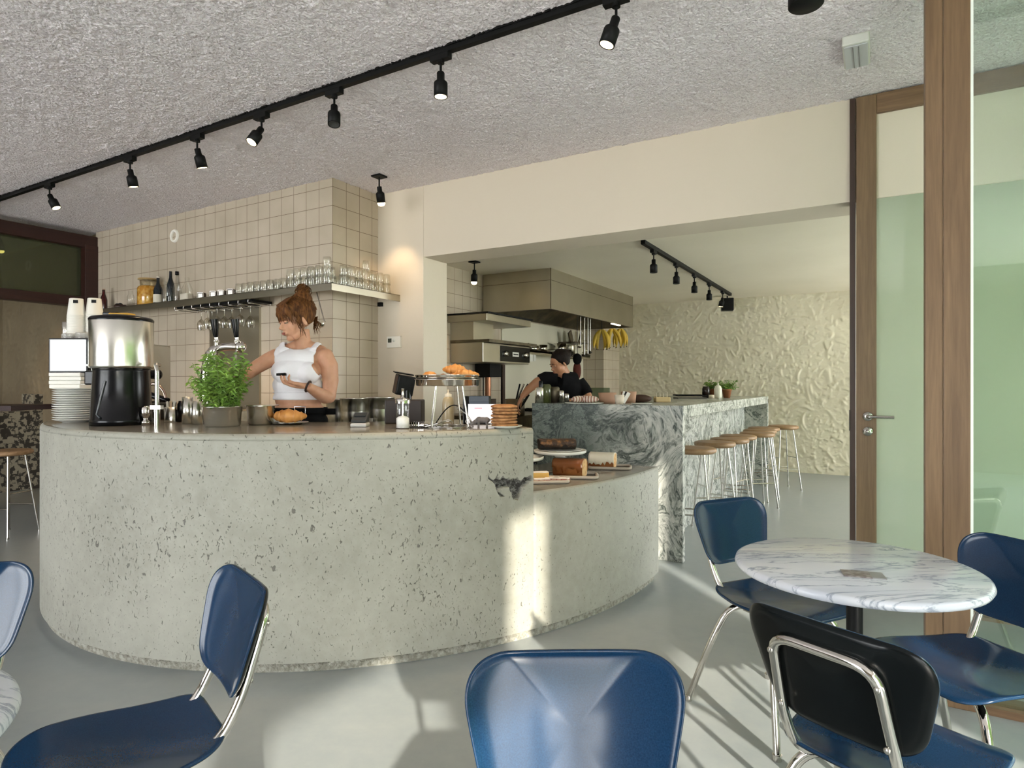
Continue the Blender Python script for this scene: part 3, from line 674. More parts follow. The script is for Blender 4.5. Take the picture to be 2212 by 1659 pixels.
# ------------------------------------------------------------ on the tiled wall
sh = empty('wall_shelf', (XP, YT, 2.01), 0, 'long stainless steel shelf wrapping around the tiled corner', 'shelf')
b = MB(); w = .25
pl = [(-3.15, 0), (-3.15, -w), (w, -w), (w, YW - YT), (0, YW - YT), (0, 0)]
b.prism(pl, -.004, 0); b.box((-3.15, -w, -.055), (w, -w + .003, 0)); b.box((w - .003, -w, -.055), (w, YW - YT, 0)); b.box((-3.15, -w, -.055), (-3.147, 0, 0)); b.build('shelf_board', STEEL_D, sh)
b = MB(); b.box((.02, .5, -.085), (.06, .53, -.05)); b.build('bracket', BLACKM, sh)
ZS = 2.011
def shx(px, off=.11): return ony(px, 650, YT - off).x
def bottle(name, prof, mats, pos, label, cat='bottle', group='bottles and jars on the steel shelf', seg=20, parts=()):
    t = empty(name, pos, 0, label, cat, group); MB().lathe(prof, seg).build('body', mats, t)
    for n_, pr, mt in parts: MB().lathe(pr, seg).build(n_, mt, t)
    return t
DG = mat('dark_green_glass', (.01, .015, .02), .08, coat=.5); DR = mat('dark_red_drink', (.05, .006, .006), .08, coat=.5)
LABELW = mat('cream_paper_label', (.6, .55, .45), .7)
def bprof(h, r, nr=.014): return [(0, 0), (r * .95, 0), (r, .006), (r, h * .52), (r * .85, h * .62), (nr * 1.2, h * .78), (nr, h * .82), (nr, h), (0, h)]
x = shx(222); t = bottle('drink_bottle', bprof(.23, .034), DR, (x, YT - .1, ZS), 'dark red bottle with red diamond label at the left end of the shelf', parts=[('cap', [(0, .23), (.015, .23), (.015, .24), (0, .24)], mat('tan_cap', (.4, .3, .2), .4))])
b = MB(); b.M = Matrix.Translation((0, -.036, .075)) @ Matrix.Rotation(PI / 4, 4, 'Y'); b.box((-.022, 0, -.022), (.022, .003, .022)); b.build('diamond_label', mat('red_label', (.5, .04, .04), .5), t)
t = empty('low_tin', (shx(262), YT - .12, ZS), 0, 'low dark tin at the left part of the steel shelf', 'tin'); MB().lathe([(0, 0), (.05, 0), (.055, .02), (.055, .045), (0, .045)], 24).build('tin_body', DARKW, t)
for dx in (-.03, .02): MB().ell((dx, -.01, .05), (.022, .022, .014), 12, 8).build('lid_knob', BLACK, t)
AMB = mat('amber_preserve', (.40, .17, .02), .12, coat=.6, var=(22, (.62, .38, .08), .4, .65))
t = empty('preserve_jar', (shx(322), YT - .12, ZS), 0, 'large amber preserve jar with a clamp lid on the steel shelf', 'jar')
MB().lathe([(0, 0), (.088, 0), (.095, .01), (.095, .17), (.085, .19), (.07, .198), (0, .198)], 32).build('contents', AMB, t)
MB().lathe([(.07, .20), (.072, .25), (.068, .255), (0, .255)], 32).build('jar_neck', glass('jar_glass', (.85, .78, .6), .15, .25, (.6, .5, .35)), t)
MB().lathe([(0, .256), (.088, .256), (.09, .262), (.088, .27), (.03, .275), (0, .275)], 32).build('lid', mat('tan_lid', (.36, .24, .10), .4), t)
b = MB(); b.tube(smooth_path([(-.09, 0, .18), (-.14, 0, .17), (-.14, 0, .05), (-.09, 0, .04)], .03), .009, 8); b.build('handle', GLASS_C, t)
MB().lathe([(0, 0), (.034, 0), (.034, .10), (.02, .13), (.02, .16), (0, .16)], 16, c=(0, 0, 0)).build('small_flask', GLASS_C, None, loc=(shx(296), YT - .17, ZS)); tag(bpy.data.objects['small_flask'], 'small clear flask left of the amber jar on the shelf', 'flask')
bottle('drink_bottle', bprof(.26, .042), DG, (shx(346), YT - .13, ZS), 'dark squat bottle with a cream label right of the amber jar', parts=[('paper_label', [(.0432, .02), (.0432, .10)], LABELW), ('cap', [(0, .26), (.014, .26), (.014, .275), (0, .275)], LABELW)])
bottle('drink_bottle', bprof(.32, .036), DG, (shx(362), YT - .08, ZS), 'tall slim dark bottle behind the clear bottles on the shelf')
bottle('clear_bottle', bprof(.20, .034, .012), GLASS_C, (shx(371), YT - .17, ZS), 'shorter clear bottle on the shelf, left of the black capped one')
bottle('clear_bottle', bprof(.27, .034, .012), GLASS_C, (shx(387), YT - .13, ZS), 'tall clear bottle with a black cap on the steel shelf', parts=[('cap', [(0, .262), (.017, .262), (.017, .295), (0, .295)], BLACK)])
bottle('carafe', [(0, 0), (.05, 0), (.055, .03), (.05, .12), (.018, .19), (.02, .23), (.0, .23)], GLASS_C, (shx(402), YT - .1, ZS), 'clear round carafe between the bottles and the paper packet', 'carafe')
b = MB(); b.box((-.06, -.03, 0), (.06, .03, .075)); tag(b.build('paper_packet', LABELW, None, bevel=.01, loc=(shx(409), YT - .14, ZS)), 'cream paper packet on the shelf beside the bottles', 'packet')
def napkin_frame(px, lb):
    t = empty('steel_creamer', (shx(px), YT - .12, ZS), YAW, lb, 'creamer', 'small steel cubes on the shelf')
    b = MB(); b.cbox((.005, 0, .034), (.05, .05, .068)); b.build('body', DARKW, t, bevel=.004)
    b = MB()
    b.tube(smooth_path([(-.025, -.03, .01), (-.025, -.03, .066), (.028, -.03, .066), (.028, -.03, .01), (-.025, -.03, .01)], .008), .0045, 8); b.build('rim', CHROME, t)
    b = MB(); b.box((-.017, -.03, .017), (.02, -.027, .058)); b.build('front_plate', CHROME_S, t)
for px, lb in ((438, 'leftmost of four little steel framed cubes on the shelf'), (465, 'second from left of four little steel framed cubes on the shelf'), (482, 'third from left of four little steel framed cubes on the shelf'), (502, 'rightmost little steel framed cube, beside the first tumbler')): napkin_frame(px, lb)
def make_tumbler():
    return MB().lathe([(.034, .0), (.036, .002), (.033, .05), (.029, .088), (.026, .092), (0, .092), (0, .086), (.024, .086), (.027, .07), (.031, .03), (.0325, .003)], 18, cap=False).build('glass_tumbler', GLASS_C)
tum = make_tumbler(); k = 0
def tumbler(x, y, z, lb, g):
    global k
    o = tum if k == 0 else dup(tum); k += 1; o.location = (x, y, z); o.rotation_euler = (0, 0, random.random() * 6); tag(o, lb, 'glass', g)
xs = shx(521, .16); n = 0
while xs < XP + .17:
    u = (xs - shx(521, .16)) / (XP + .17 - shx(521, .16)); lv = 1 + (u > .55) + (u > .9)
    for z in range(lv):
        tumbler(xs, YT - .18 + random.uniform(-.006, .006), ZS + z * .062, 'upturned clear tumbler in the front row of the long shelf' if lv == 1 else 'clear tumbler in a stack near the shelf corner', 'tumblers along the shelf front' if lv == 1 else 'tumblers stacked near the shelf corner')
    if n % 3 != 2 and u < .93:
        for z in range(1 + (u > .62)): tumbler(xs + .03, YT - .085, ZS + z * .062, 'clear tumbler in the rear row of the long shelf', 'tumblers in the rear row of the shelf')
    xs += .078 + random.uniform(0, .008); n += 1
yy = YT - .06; n = 0
while yy < YW - .05:
    for z in range(2 + (n == 3)): tumbler(XP + .185, yy, ZS + z * .075, 'clear tumbler stacked on the short shelf end right of the tiled corner', 'tumblers on the short shelf end')
    for z in range(1 + (n % 2)): tumbler(XP + .09, yy + .03, ZS + z * .075, 'clear tumbler stacked on the short shelf end right of the tiled corner', 'tumblers on the short shelf end')
    yy += .082; n += 1
# glass rack and wine glasses
rx0, rx1 = shx(398, .15), shx(556, .15)
t = empty('glass_rack', (rx0, YT - .12, 1.955), 0, 'black and chrome stemware rack under the steel shelf', 'rack'); nr = 8; stp = (rx1 - rx0) / nr
for i in range(nr + 1):
    x = stp * i; b = MB(); b.tube([(x, -.12, -.005), (x, -.12, -.035), (x + .02, -.12, -.035), (x + .02, .1, -.035), (x, .1, -.035), (x, .1, -.005), (x, -.12, -.005)], .004, 6); b.build('rail', CHROME, t)
b = MB(); b.box((0, -.10, -.02), (rx1 - rx0 + .02, .1, -.0)); b.build('rack_plate', BLACKM, t)
wg = empty('wine_glass'); MB().lathe([(.033, 0), (.033, .003), (.006, .006), (.004, .010), (.004, .075), (.012, .082), (.032, .105), (.038, .13), (.035, .155), (.029, .18)], 20, cap=False).build('glass_body', glass('wine_glass_body', (.86, .84, .78), .22), wg)
wg.rotation_euler = (PI, 0, 0)
gl = [(435, .1, 'leftmost wine glass hanging under the shelf'), (449, .16, 'second wine glass from the left hanging under the shelf'), (458, .1, 'third wine glass from the left hanging under the shelf'), (469, .2, 'wine glass hanging just above the left tap handle'),
      (485, .14, 'wine glass hanging midway between the two tap handles'), (501, .1, 'wine glass hanging just left of the right tap handle'), (519, .18, 'wine glass hanging above the right tap handle'), (541, .06, 'rightmost wine glass hanging under the shelf')]
for i, (px, off, lb) in enumerate(gl):
    o = wg if i == 0 else dup(wg); o.location = (shx(px, off), YT - off, 1.92); o.rotation_euler = (PI, 0, 0); tag(o, 'clear ' + lb, 'wine glass', 'wine glasses hanging in the rack')
b = MB(); p = ony(453, 680, YT - .01); q = ony(562, 870, YT - .01); b.box((p.x, YT - .012, .9), (q.x - .02, YT, 1.93)); b.box((q.x - .02, YT - .02, .9), (q.x, YT, 1.93))
tag(b.build('splash_panel', STEEL_D), 'stainless steel sheet on the tiles behind the beer tap', 'wall panel')
p = ony(378, 510, YT); b = MB(); b.M = Matrix.Translation(p) @ Matrix.Rotation(PI / 2, 4, 'X'); b.lathe([(.040, 0), (.040, .014), (.044, .018), (.058, .018), (.062, .012), (.064, 0)], 40, cap=False);
tag(b.build('round_vent', mat('white_vent', (.85, .82, .75), .4)), 'round white vent ring set in the cream tiles', 'vent')
# ladle hanging from the shelf
LY = YT - .2
t = empty('ladle', (0, 0, 0), 0, 'thin steel ladle hanging from the shelf behind the barista', 'ladle'); a = ony(684, 632, LY); c_ = ony(700, 692, LY)
b = MB(); b.tube([(a.x, LY, 1.96), (c_.x, LY, c_.z), (c_.x + .015, LY, c_.z - .012)], .004, 6); b.build('handle', CHROME_S, t)
b = MB(); e = ony(694, 702, LY); b.M = Matrix.Translation(e) @ Matrix.Rotation(-.3, 4, 'Y'); b.lathe([(0, -.02), (.015, -.017), (.026, -.005), (.03, .006)], 20, cap=False); b.build('bowl', CHROME, t)
p = ony(839.5, 752, YW); q = ony(868, 726, YW)
t = empty('thermostat', (p.x, YW, p.z), 0, 'white thermostat with a dark display on the plaster wall', 'thermostat'); b = MB(); b.box((0, -.025, 0), (q.x - p.x, 0, q.z - p.z)); b.build('case', mat('thermostat_white', (.75, .72, .64), .4), t, bevel=.004)
b = MB(); b.box((.015, -.027, .045), (.055, -.025, .08)); b.build('display', mat('lcd_grey', (.06, .065, .045), .2), t)
b = MB(); b.M = Matrix.Translation((.08, -.025, .062)) @ Matrix.Rotation(PI / 2, 4, 'X'); b.lathe([(0, .004), (.012, .004), (.013, 0)], 16); b.build('dial', WPL, t)

# ------------------------------------------------------------ back bench behind the counter
t = empty('back_bench', (-4.6, 3.3, 0), 0, 'steel work bench along the tiled wall behind the barista', 'bench')
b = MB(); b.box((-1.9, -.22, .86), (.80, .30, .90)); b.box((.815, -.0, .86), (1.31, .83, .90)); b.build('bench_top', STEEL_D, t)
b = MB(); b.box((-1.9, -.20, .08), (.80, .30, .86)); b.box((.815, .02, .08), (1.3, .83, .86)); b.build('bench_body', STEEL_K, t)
def pan(name, px, d, r, h, zb, label, taper=.85, lip=.008, group=None, m=None, seg=36):
    p = cw((px - CX) / FPX * d, d, zb)
    b = MB(); b.lathe([(0, 0), (r * taper - .01, 0), (r * taper, .01), (r * .97, h * .72), (r, h * .76), (r, h - .004), (r + lip, h), (r - .003, h), (r - .004, h * .75), (r * .95, h * .5), (r * taper - .006, .012), (0, .008)], seg)
    return tag(b.build(name, m or STEEL, None, loc=p), label, 'steel container' if name != 'glass_bowl' else 'bowl', group)
pan('steel_container', 731, 4.55, .085, .24, .90, 'leftmost tall steel container on the back bench, half hidden by the barista')
pan('steel_container', 764, 4.4, .093, .245, .905, 'middle tall steel container on the back bench right of the barista')
pan('steel_container', 815, 4.5, .125, .255, .90, 'widest steel container on the back bench, left of the payment terminal')
for px, d, lb in ((792, 4.0, 'clear glass behind the card reader'), (803, 4.05, 'clear glass just left of the payment terminal')):
    o = MB().lathe([(0, 0), (.032, 0), (.037, .13), (.035, .13), (.03, .006), (0, .006)], 18).build('water_glass', GLASS_C, None, loc=cw((px - CX) / FPX * d, d, .90)); tag(o, lb, 'glass')
# ------------------------------------------------------------ things on the concrete counter
ZT = 1.035
def ct(px, d, z=ZT): return cw((px - CX) / FPX * d, d, z)
def zz(py, d): return CAMZ - (py - CY) * d / FPX
# plates
pp = MB().lathe([(0, 0), (.058, 0), (.062, .004), (.090, .0125), (.107, .0185), (.1075, .0205), (.104, .021), (.062, .008), (0, .007)], 40).build('plate', WHITEC, None)
for i in range(15):
    o = pp if i == 0 else dup(pp); o.location = ct(162, 3.53, ZT + i * .0122) + V((random.uniform(-.002, .002), random.uniform(-.002, .002), 0)); tag(o, 'white plate in the tall stack at the left end of the counter', 'plate', 'stack of white plates')
zp = ZT + 14 * .0122 + .02
for i in range(7):
    o = dup(pp); o.scale = (.8, .8, .9); o.location = ct(200, 3.86, ZT + i * .011); tag(o, 'smaller white plate stacked behind the tall plate stack', 'plate', 'smaller plates behind the plate stack')
b = MB(); b.M = Matrix.Rotation(YAW - .1, 4, 'Z')
for i in range(4):
    z0 = i * .022; b.box((-.095 - .003 * (i % 2), -.075, z0), (.09 + .003 * (i % 3), .08, z0 + .0215))
tag(b.build('napkin_pack', PAPER, None, bevel=.004, loc=ct(163, 3.53, zp)), 'white paper napkins stacked between the plates and steel dispenser', 'napkins')
zn = zp + .088
t = empty('napkin_dispenser', ct(164, 3.53, zn), YAW - .02, 'mirror steel napkin dispenser box with black edges', 'dispenser')
b = MB(); b.cbox((0, 0, .095), (.215, .13, .19)); b.build('case', BLACK, t, bevel=.004)
b = MB(); b.box((-.095, -.069, .008), (.105, -.0655, .182)); b.build('front_plate', mat('mirror_steel', (.40, .41, .36), .10, 1, bump=(4, .06, .01)), t, bevel=.002)
zc = zn + .19
CLEARPL = glass('clear_lid_plastic', (.9, .9, .88), .15, .25, (.8, .8, .76))
lid = MB().lathe([(.042, 0), (.044, .004), (.040, .01), (.036, .012), (0, .012)], 24, cap=False).build('takeaway_lid', CLEARPL)
q = 0
for px, nn, ln in ((152, 3, 'left'), (182, 4, 'right')):
    for i in range(nn):
        o = lid if q == 0 else dup(lid); q += 1; o.location = ct(px, 3.50, zc + i * .0075); tag(o, 'clear plastic lid in the flat pile at the %s on the steel dispenser' % ln, 'lid', 'clear lids on the steel dispenser')
cup = MB().lathe([(.045, .0), (.0465, .003), (.044, .008), (.034, .098), (.031, .100), (0, .097)], 28, cap=False).build('paper_cup', PAPER)
q = 0
for px, d, n_, w_, z0 in ((165, 3.56, 14, 'left', zc + .012), (204, 3.60, 16, 'right', zc)):
    for i in range(n_):
        o = cup if q == 0 else dup(cup); q += 1; o.location = ct(px, d, z0 + i * .0092); tag(o, 'upturned white paper cup in the %s tower on the steel dispenser' % w_, 'paper cup', 'paper cups in the %s tower' % w_)
        top = o
    c2 = dup(cup) if False else None
    b = MB(); b.M = Matrix.Translation(top.location) @ Matrix.Rotation(YAW + .25, 4, 'Z'); b.box((-.002, -.0385, .070), (.022, -.037, .088)); tag(b.build('cup_sticker', BLACKM), 'little dark sticker near the top of the %s cup tower' % w_, 'sticker')
o = MB().lathe([(0, 0), (.02, 0), (.02, .1), (0, .1)], 14).build('straw_holder', STEEL, None, loc=ct(143, 3.72, zc + .02)); tag(o, 'narrow steel tube behind the left cup tower', 'holder')
o.location.z = zn + .19; o.location = ct(143, 3.585, zn + .19)
# hot water urn
t = empty('coffee_urn', ct(263, 3.33), YAW, 'large drinks urn with brushed steel top and black base', 'urn')
MB().lathe([(0, 0), (.146, 0), (.146, .03), (.143, .034), (.132, .28), (.136, .296), (0, .296)], 48).build('base', BLACK, t)
MB().lathe([(.130, .296), (.147, .30), (.149, .31), (.149, .545), (.146, .55), (.1, .55)], 48).build('drum', STEEL, t)
MB().lathe([(.150, .545), (.151, .556), (.142, .566), (.08, .578), (.05, .58), (0, .58)], 48).build('lid', BLACK, t)
b = MB(); b.box((-.05, -.035, .578), (.055, .035, .590)); b.build('folded_cloth', mat('mustard_cloth', (.52, .30, .05), .9), t, bevel=.004)
b = MB(); b.cbox((-.045, .0, .585), (.08, .06, .02)); b.build('lid_handle', BLACK, t, bevel=.005)
b = MB(); b.box((-.175, -.04, .21), (-.12, .03, .285)); b.build('side_grip', BLACK, t, bevel=.008)
b = MB(); b.box((-.135, -.085, .308), (-.11, -.068, .318)); b.build('badge', WPL, t)
b = MB(); b.tube([(-.02, -.143, .04), (-.045, -.132, .06), (-.02, -.137, .15), (.0, -.134, .23)], .007, 8); b.build('sight_tube', mat('dark_gloss', (.03, .035, .04), .08), t)
# espresso machine behind the urn
t = empty('espresso_machine', ct(300, 3.80), YAW - .09, 'espresso machine mostly hidden behind the urn, black portafilter and lever showing', 'coffee machine')
b = MB(); b.box((-.28, -.13, .10), (.06, .22, .46)); b.build('body', CHROME_S, t, bevel=.01)
b = MB(); b.box((-.28, -.15, .0), (.17, .22, .10)); b.build('drip_base', BLACK, t, bevel=.01)
b = MB(); b.box((.068, -.20, .215), (.168, -.19, .315)); b.build('mirror_panel', mat('mirror_panel', (.8, .85, .74), .08, 1, bump=(7, .25, .02)), t, bevel=.003)
b = MB(); b.cyl((.16, -.16, .27), (.225, -.14, .27), .024, .027, seg=20); b.ell((.225, -.14, .27), (.014, .027, .027), 16, 10); b.build('portafilter_handle', BLACK, t)
b = MB(); b.tube(smooth_path([(.12, -.14, .165), (.16, -.15, .21), (.22, -.15, .22), (.265, -.15, .17), (.275, -.15, .125)], .05, 8), .009, 10); b.build('lever_arm', mat('copper_brown_metal', (.45, .33, .27), .2, 1), t)
b = MB(); b.tube([(.13, -.14, .175), (.2, -.15, .145), (.29, -.15, .12)], .012, 10, rs=[.010, .017, .014]); b.build('lever_handle', BLACK, t)
b = MB(); b.tube([(.135, -.16, .17), (.15, -.17, .11), (.178, -.18, .045)], .004, 8); b.ell((.178, -.18, .043), (.006, .006, .008), 8, 6); b.build('steam_wand', CHROME, t)
b = MB(); b.cyl((.075, -.15, .17), (.075, -.15, .08), .022, seg=16); b.cyl((.1, -.15, .16), (.1, -.15, .09), .01, seg=10); b.build('group_head', CHROME, t)
# water tap
t = empty('water_tap', ct(339, 3.24), YAW, 'slim brushed steel water tap standing on the counter in front of the coffee machine', 'tap')
b = MB(); b.tube(smooth_path([(0, 0, 0), (0, 0, .16), (.0, 0, .29), (-.012, .01, .318), (-.022, .06, .315)], .03), .011, 12, ); b.build('spout', CHROME_S, t)
b = MB(); b.cyl((0, 0, 0), (0, 0, .09), .0155, seg=16); b.box((-.026, -.017, .085), (.026, .017, .105)); b.build('valve', CHROME_S, t)
t = empty('steel_shaker', ct(314, 3.28), 0, 'small polished steel shaker at the foot of the urn', 'shaker'); MB().lathe([(0, 0), (.02, .003), (.022, .018), (.012, .028), (.013, .04), (.021, .05), (.022, .09), (.015, .1), (0, .1)], 20).build('body', CHROME, t)
p = ct(370, 3.55)
t = empty('utensil_jar', p, YAW, 'steel pot holding wooden and paper utensils beside the water tap', 'utensil pot'); MB().lathe([(0, 0), (.037, 0), (.038, .004), (.038, .085), (.036, .085), (.035, .008), (0, .008)], 28).build('pot', STEEL, t)
for i in range(4):
    b = MB(); b.M = Matrix.Translation((-.015 + i * .011, 0, .01)) @ Euler((.1 * i - .2, -.2 + .15 * i, 0)).to_matrix().to_4x4(); b.cbox((0, 0, .055), (.014, .004, .11)); b.build('wooden_spatula', mat('pale_wood', (.55, .42, .28), .6) if i % 2 else PAPER, t, bevel=.002)
for px, d, h, r, lb in ((405, 3.36, .145, .027, 'tall narrow steel canister left of the herb pot'), (426, 3.30, .125, .027, 'steel canister touching the herb pot on its left')):
    o = MB().lathe([(0, 0), (r, 0), (r, h), (r - .002, h), (r - .003, .01), (0, .01)], 28).build('steel_canister', STEEL, None, loc=ct(px, d)); tag(o, lb, 'canister')
o = MB().lathe([(0, 0), (.02, 0), (.02, .10), (.012, .12), (0, .12)], 16).build('dark_bottle', BLACK, None, loc=ct(391, 3.55)); tag(o, 'small black bottle behind the tall steel canister', 'bottle')
# herb pot
pp_ = ct(481, 3.20)
t = empty('herb_plant', pp_, YAW, 'bushy green herb plant growing out of a round steel pan', 'plant')
MB().lathe([(0, 0), (.080, 0), (.086, .008), (.090, .07), (.094, .075), (.094, .098), (.104, .101), (.092, .101), (.090, .07), (0, .07)], 44).build('pan', STEEL, t)
LEAF = mat('herb_leaf', (.10, .22, .025), .5, var=(12, (.26, .40, .07), .35, .7)); LEAF.node_tree.nodes['Principled BSDF'].inputs['Subsurface Weight'].default_value = 0
STEM = mat('herb_stem', (.16, .22, .06), .6)
def herb(parent, R, Hh, nst, nl, ls, seed, zb):
    rg = random.Random(seed); st = MB(); lf = MB()
    for i in range(nst):
        a = rg.uniform(0, 2 * PI); r0 = R * .75 * math.sqrt(rg.random()); lean = rg.uniform(.15, 1.0) * R * 1.05; h = Hh * rg.uniform(.4, 1) * (1 - .35 * (lean / (R * 1.1)) ** 2)
        p0 = V((r0 * math.cos(a), r0 * math.sin(a), zb)); a2 = a + rg.uniform(-.7, .7)
        p3 = V((r0 * math.cos(a) + lean * math.cos(a2), r0 * math.sin(a) + lean * math.sin(a2), zb + h)); p1 = (p0 + p3) / 2 + V((0, 0, h * .2))
        pts = [p0 * (1 - u) ** 2 + p1 * 2 * u * (1 - u) + p3 * u * u for u in (0, .25, .5, .75, 1)]
        st.tube(pts, .0012, 4)
        for j in range(nl):
            u = rg.uniform(.15, 1); q = p0 * (1 - u) ** 2 + p1 * 2 * u * (1 - u) + p3 * u * u
            L_ = ls * rg.uniform(.6, 1.3); lf.M = Matrix.Translation(q) @ Euler((rg.uniform(-.9, .9), rg.uniform(-.6, .6), rg.uniform(0, 6.3))).to_matrix().to_4x4()
            wv = L_ * rg.uniform(.16, .26)
            lf.add([(0, 0, 0), (L_ * .35, wv, .003), (L_ * .7, wv * .7, .0), (L_, 0, -.004), (L_ * .7, -wv * .7, .0), (L_ * .35, -wv, .003)], [(0, 1, 2, 3), (0, 3, 4, 5)])
    lf.M = Matrix()
    s_ = st.build('stems', STEM, parent); l_ = lf.build('foliage', LEAF, parent); return l_
herb(t, .105, .32, 95, 22, .032, 5, .075)
o = pan('steel_container', 563, 3.33, .070, .10, ZT, 'round steel container with a loose lid between the herb plant and croissant', taper=.94)
o = MB().lathe([(0, 0), (.085, 0), (.086, .003), (0, .004)], 36).build('pan_lid', STEEL, None, loc=ct(566, 3.33, ZT + .1008)); tag(o, 'flat steel lid resting on the round steel container', 'lid')
# beer tower
t = empty('beer_tower', ct(452, 3.47), YAW, 'chrome arched beer tap tower with two black handles', 'beer tap')
b = MB(); b.tube(smooth_path([(-.01, 0, 0), (-.01, 0, .30), (.02, 0, .405), (.10, 0, .425), (.175, 0, .42)], .14, 10), .03, 20, rs=[.038, .038] + [.038 - .016 * i / 23 for i in range(24)][:0] + [.037] * 8 + [.034] * 5 + [.030] * 4 + [.026] * 3 + [.022] * 30); b.build('column', CHROME, t)
b = MB(); b.ell((.178, -.01, .42), (.03, .033, .033), 20, 14); b.build('end_cap', CHROME, t)
for x in (.047, .160):
    b = MB(); b.cyl((x, -.01, .43), (x, -.02, .475), .013, .011, seg=16); b.ell((x, -.015, .452), (.017, .017, .012)); b.build('tap_body', CHROME, t)
    b = MB(); b.tube([(x, -.02, .475), (x, -.024, .485), (x - .002, -.03, .55), (x - .003, -.034, .572)], .016, 16, rs=[.012, .014, .0205, .021]); b.build('tap_handle', BLACK, t)
    b = MB(); b.tube([(x, -.02, .41), (x + .008, -.05, .36), (x + .012, -.055, .30)], .006, 8); b.build('spout', CHROME, t)
# croissant on plate
CRUST = mat('baked_pastry', (.42, .17, .035), .45, var=(16, (.62, .31, .09), .35, .7), bump=(40, .4, .004))
def croissant(name, p, rz, L_, lb, tilt=0, grp=None, rad=.03):
    b = MB(); b.M = Matrix.Rotation(tilt, 4, 'X'); pts = []; rs = []; n_ = 68
    for i in range(n_ + 1):
        u = i / n_ * 2 - 1; pts.append((L_ / 2 * math.sin(u * 1.25) / math.sin(1.25), .035 * (math.cos(u * 1.25) - 1) * -1.2 - .02, rad * .95))
        rs.append(max(.004, rad * (1 - abs(u) ** 1.5 * .80) * (.84 + .26 * (1 - ((abs(u) * 3.4) % 1)))))
    b.tube(pts, rad, 16, rs=rs); return tag(b.build(name, CRUST, None, loc=p, rotz=rz), lb, 'pastry', grp)
SPL = mat('dull_silver_plate', (.5, .48, .42), .25, 1)
def plate(px, d, r, lb, z=ZT, m=None, nm_='plate'):
    o = MB().lathe([(0, 0), (r * .6, 0), (r * .65, .003), (r * .97, .010), (r, .013), (r * .97, .0135), (r * .6, .006), (0, .006)], 44).build(nm_, m or SPL, None, loc=ct(px, d, z)); return tag(o, lb, 'plate')
plate(628, 3.34, .092, 'dull silver plate carrying the single croissant in front of the barista')
croissant('croissant', ct(626, 3.34, ZT + .008), YAW, .17, 'golden croissant alone on a silver plate in front of the barista', rad=.038)
b = MB(); b.M = Matrix.Rotation(YAW + .3, 4, 'Z'); b.cbox((0, 0, .008), (.028, .02, .014)); tag(b.build('butter_pat', PAPER, None, bevel=.003, loc=ct(597, 3.36, ZT + .012)), 'little white wrapped pat left of the croissant', 'butter')
# card reader
t = empty('card_reader', ct(778, 3.16), YAW + .05, 'small dark grey card reader on a pale cradle', 'card reader')
b = MB(); b.box((-.04, -.05, 0), (.04, .05, .02)); b.build('cradle', mat('pale_cradle', (.5, .5, .48), .3), t, bevel=.006)
b = MB(); b.add([(-.037, -.048, .022), (.037, -.048, .022), (.037, .05, .022), (-.037, .05, .022), (-.037, -.045, .036), (.037, -.045, .036), (.04, .05, .072), (-.04, .05, .072)], [(0, 3, 2, 1), (4, 5, 6, 7), (0, 1, 5, 4), (1, 2, 6, 5), (2, 3, 7, 6), (3, 0, 4, 7)]); b.build('body', mat('charcoal_plastic', (.035, .038, .04), .35), t, bevel=.006)
b = MB(); b.M = Matrix.Translation((0, .0, .0555)) @ Matrix.Rotation(.36, 4, 'X'); b.box((-.028, -.01, -.001), (.028, .038, .002)); b.build('screen', mat('reader_screen', (.02, .025, .03), .1), t)
# payment terminal
t = empty('payment_terminal', ct(868, 3.42), YAW, 'black till printer with an upright tilted terminal on top', 'till')
b = MB(); b.box((-.085, -.05, 0), (.115, .08, .13)); b.build('printer_box', mat('matte_brown_black', (.018, .012, .01), .5), t, bevel=.006)
b = MB(); b.M = Matrix.Translation((.0, .02, .165)) @ Euler((.15, .15, .5)).to_matrix().to_4x4(); b.cbox((0, 0, .045), (.10, .07, .11)); b.build('terminal', BLACK, t, bevel=.008)
b = MB(); b.M = Matrix.Translation((.0, .02, .165)) @ Euler((.15, .15, .5)).to_matrix().to_4x4(); b.box((-.07, -.02, .104), (.04, .02, .112)); b.build('card_slot', BLACK, t, bevel=.003)
b = MB(); b.cyl((.02, .02, .12), (.02, .02, .18), .03, seg=16); b.build('stand', BLACK, t)
# sugar pourer
t = empty('sugar_pourer', ct(870, 3.03), 0, 'glass sugar pourer with a chrome spout near the counter edge', 'sugar pourer')
MB().lathe([(.034, .0), (.037, .004), (.037, .012), (.033, .016), (.032, .12), (.034, .126)], 12, cap=False).build('jar', GLASS_C, t)
MB().lathe([(0, .004), (.031, .004), (.0305, .05), (.02, .058), (0, .062)], 24).build('sugar', mat('white_sugar', (.85, .85, .83), .9, bump=(200, .6, .003)), t)
MB().lathe([(.036, .122), (.036, .138), (.033, .144), (.010, .149), (.0065, .155), (.0065, .19), (.009, .192), (0, .193)], 28).build('lid', CHROME, t)
b = MB(); b.cyl((0, 0, .03), (0, 0, .15), .005, seg=8); b.build('inner_tube', CHROME_S, t)
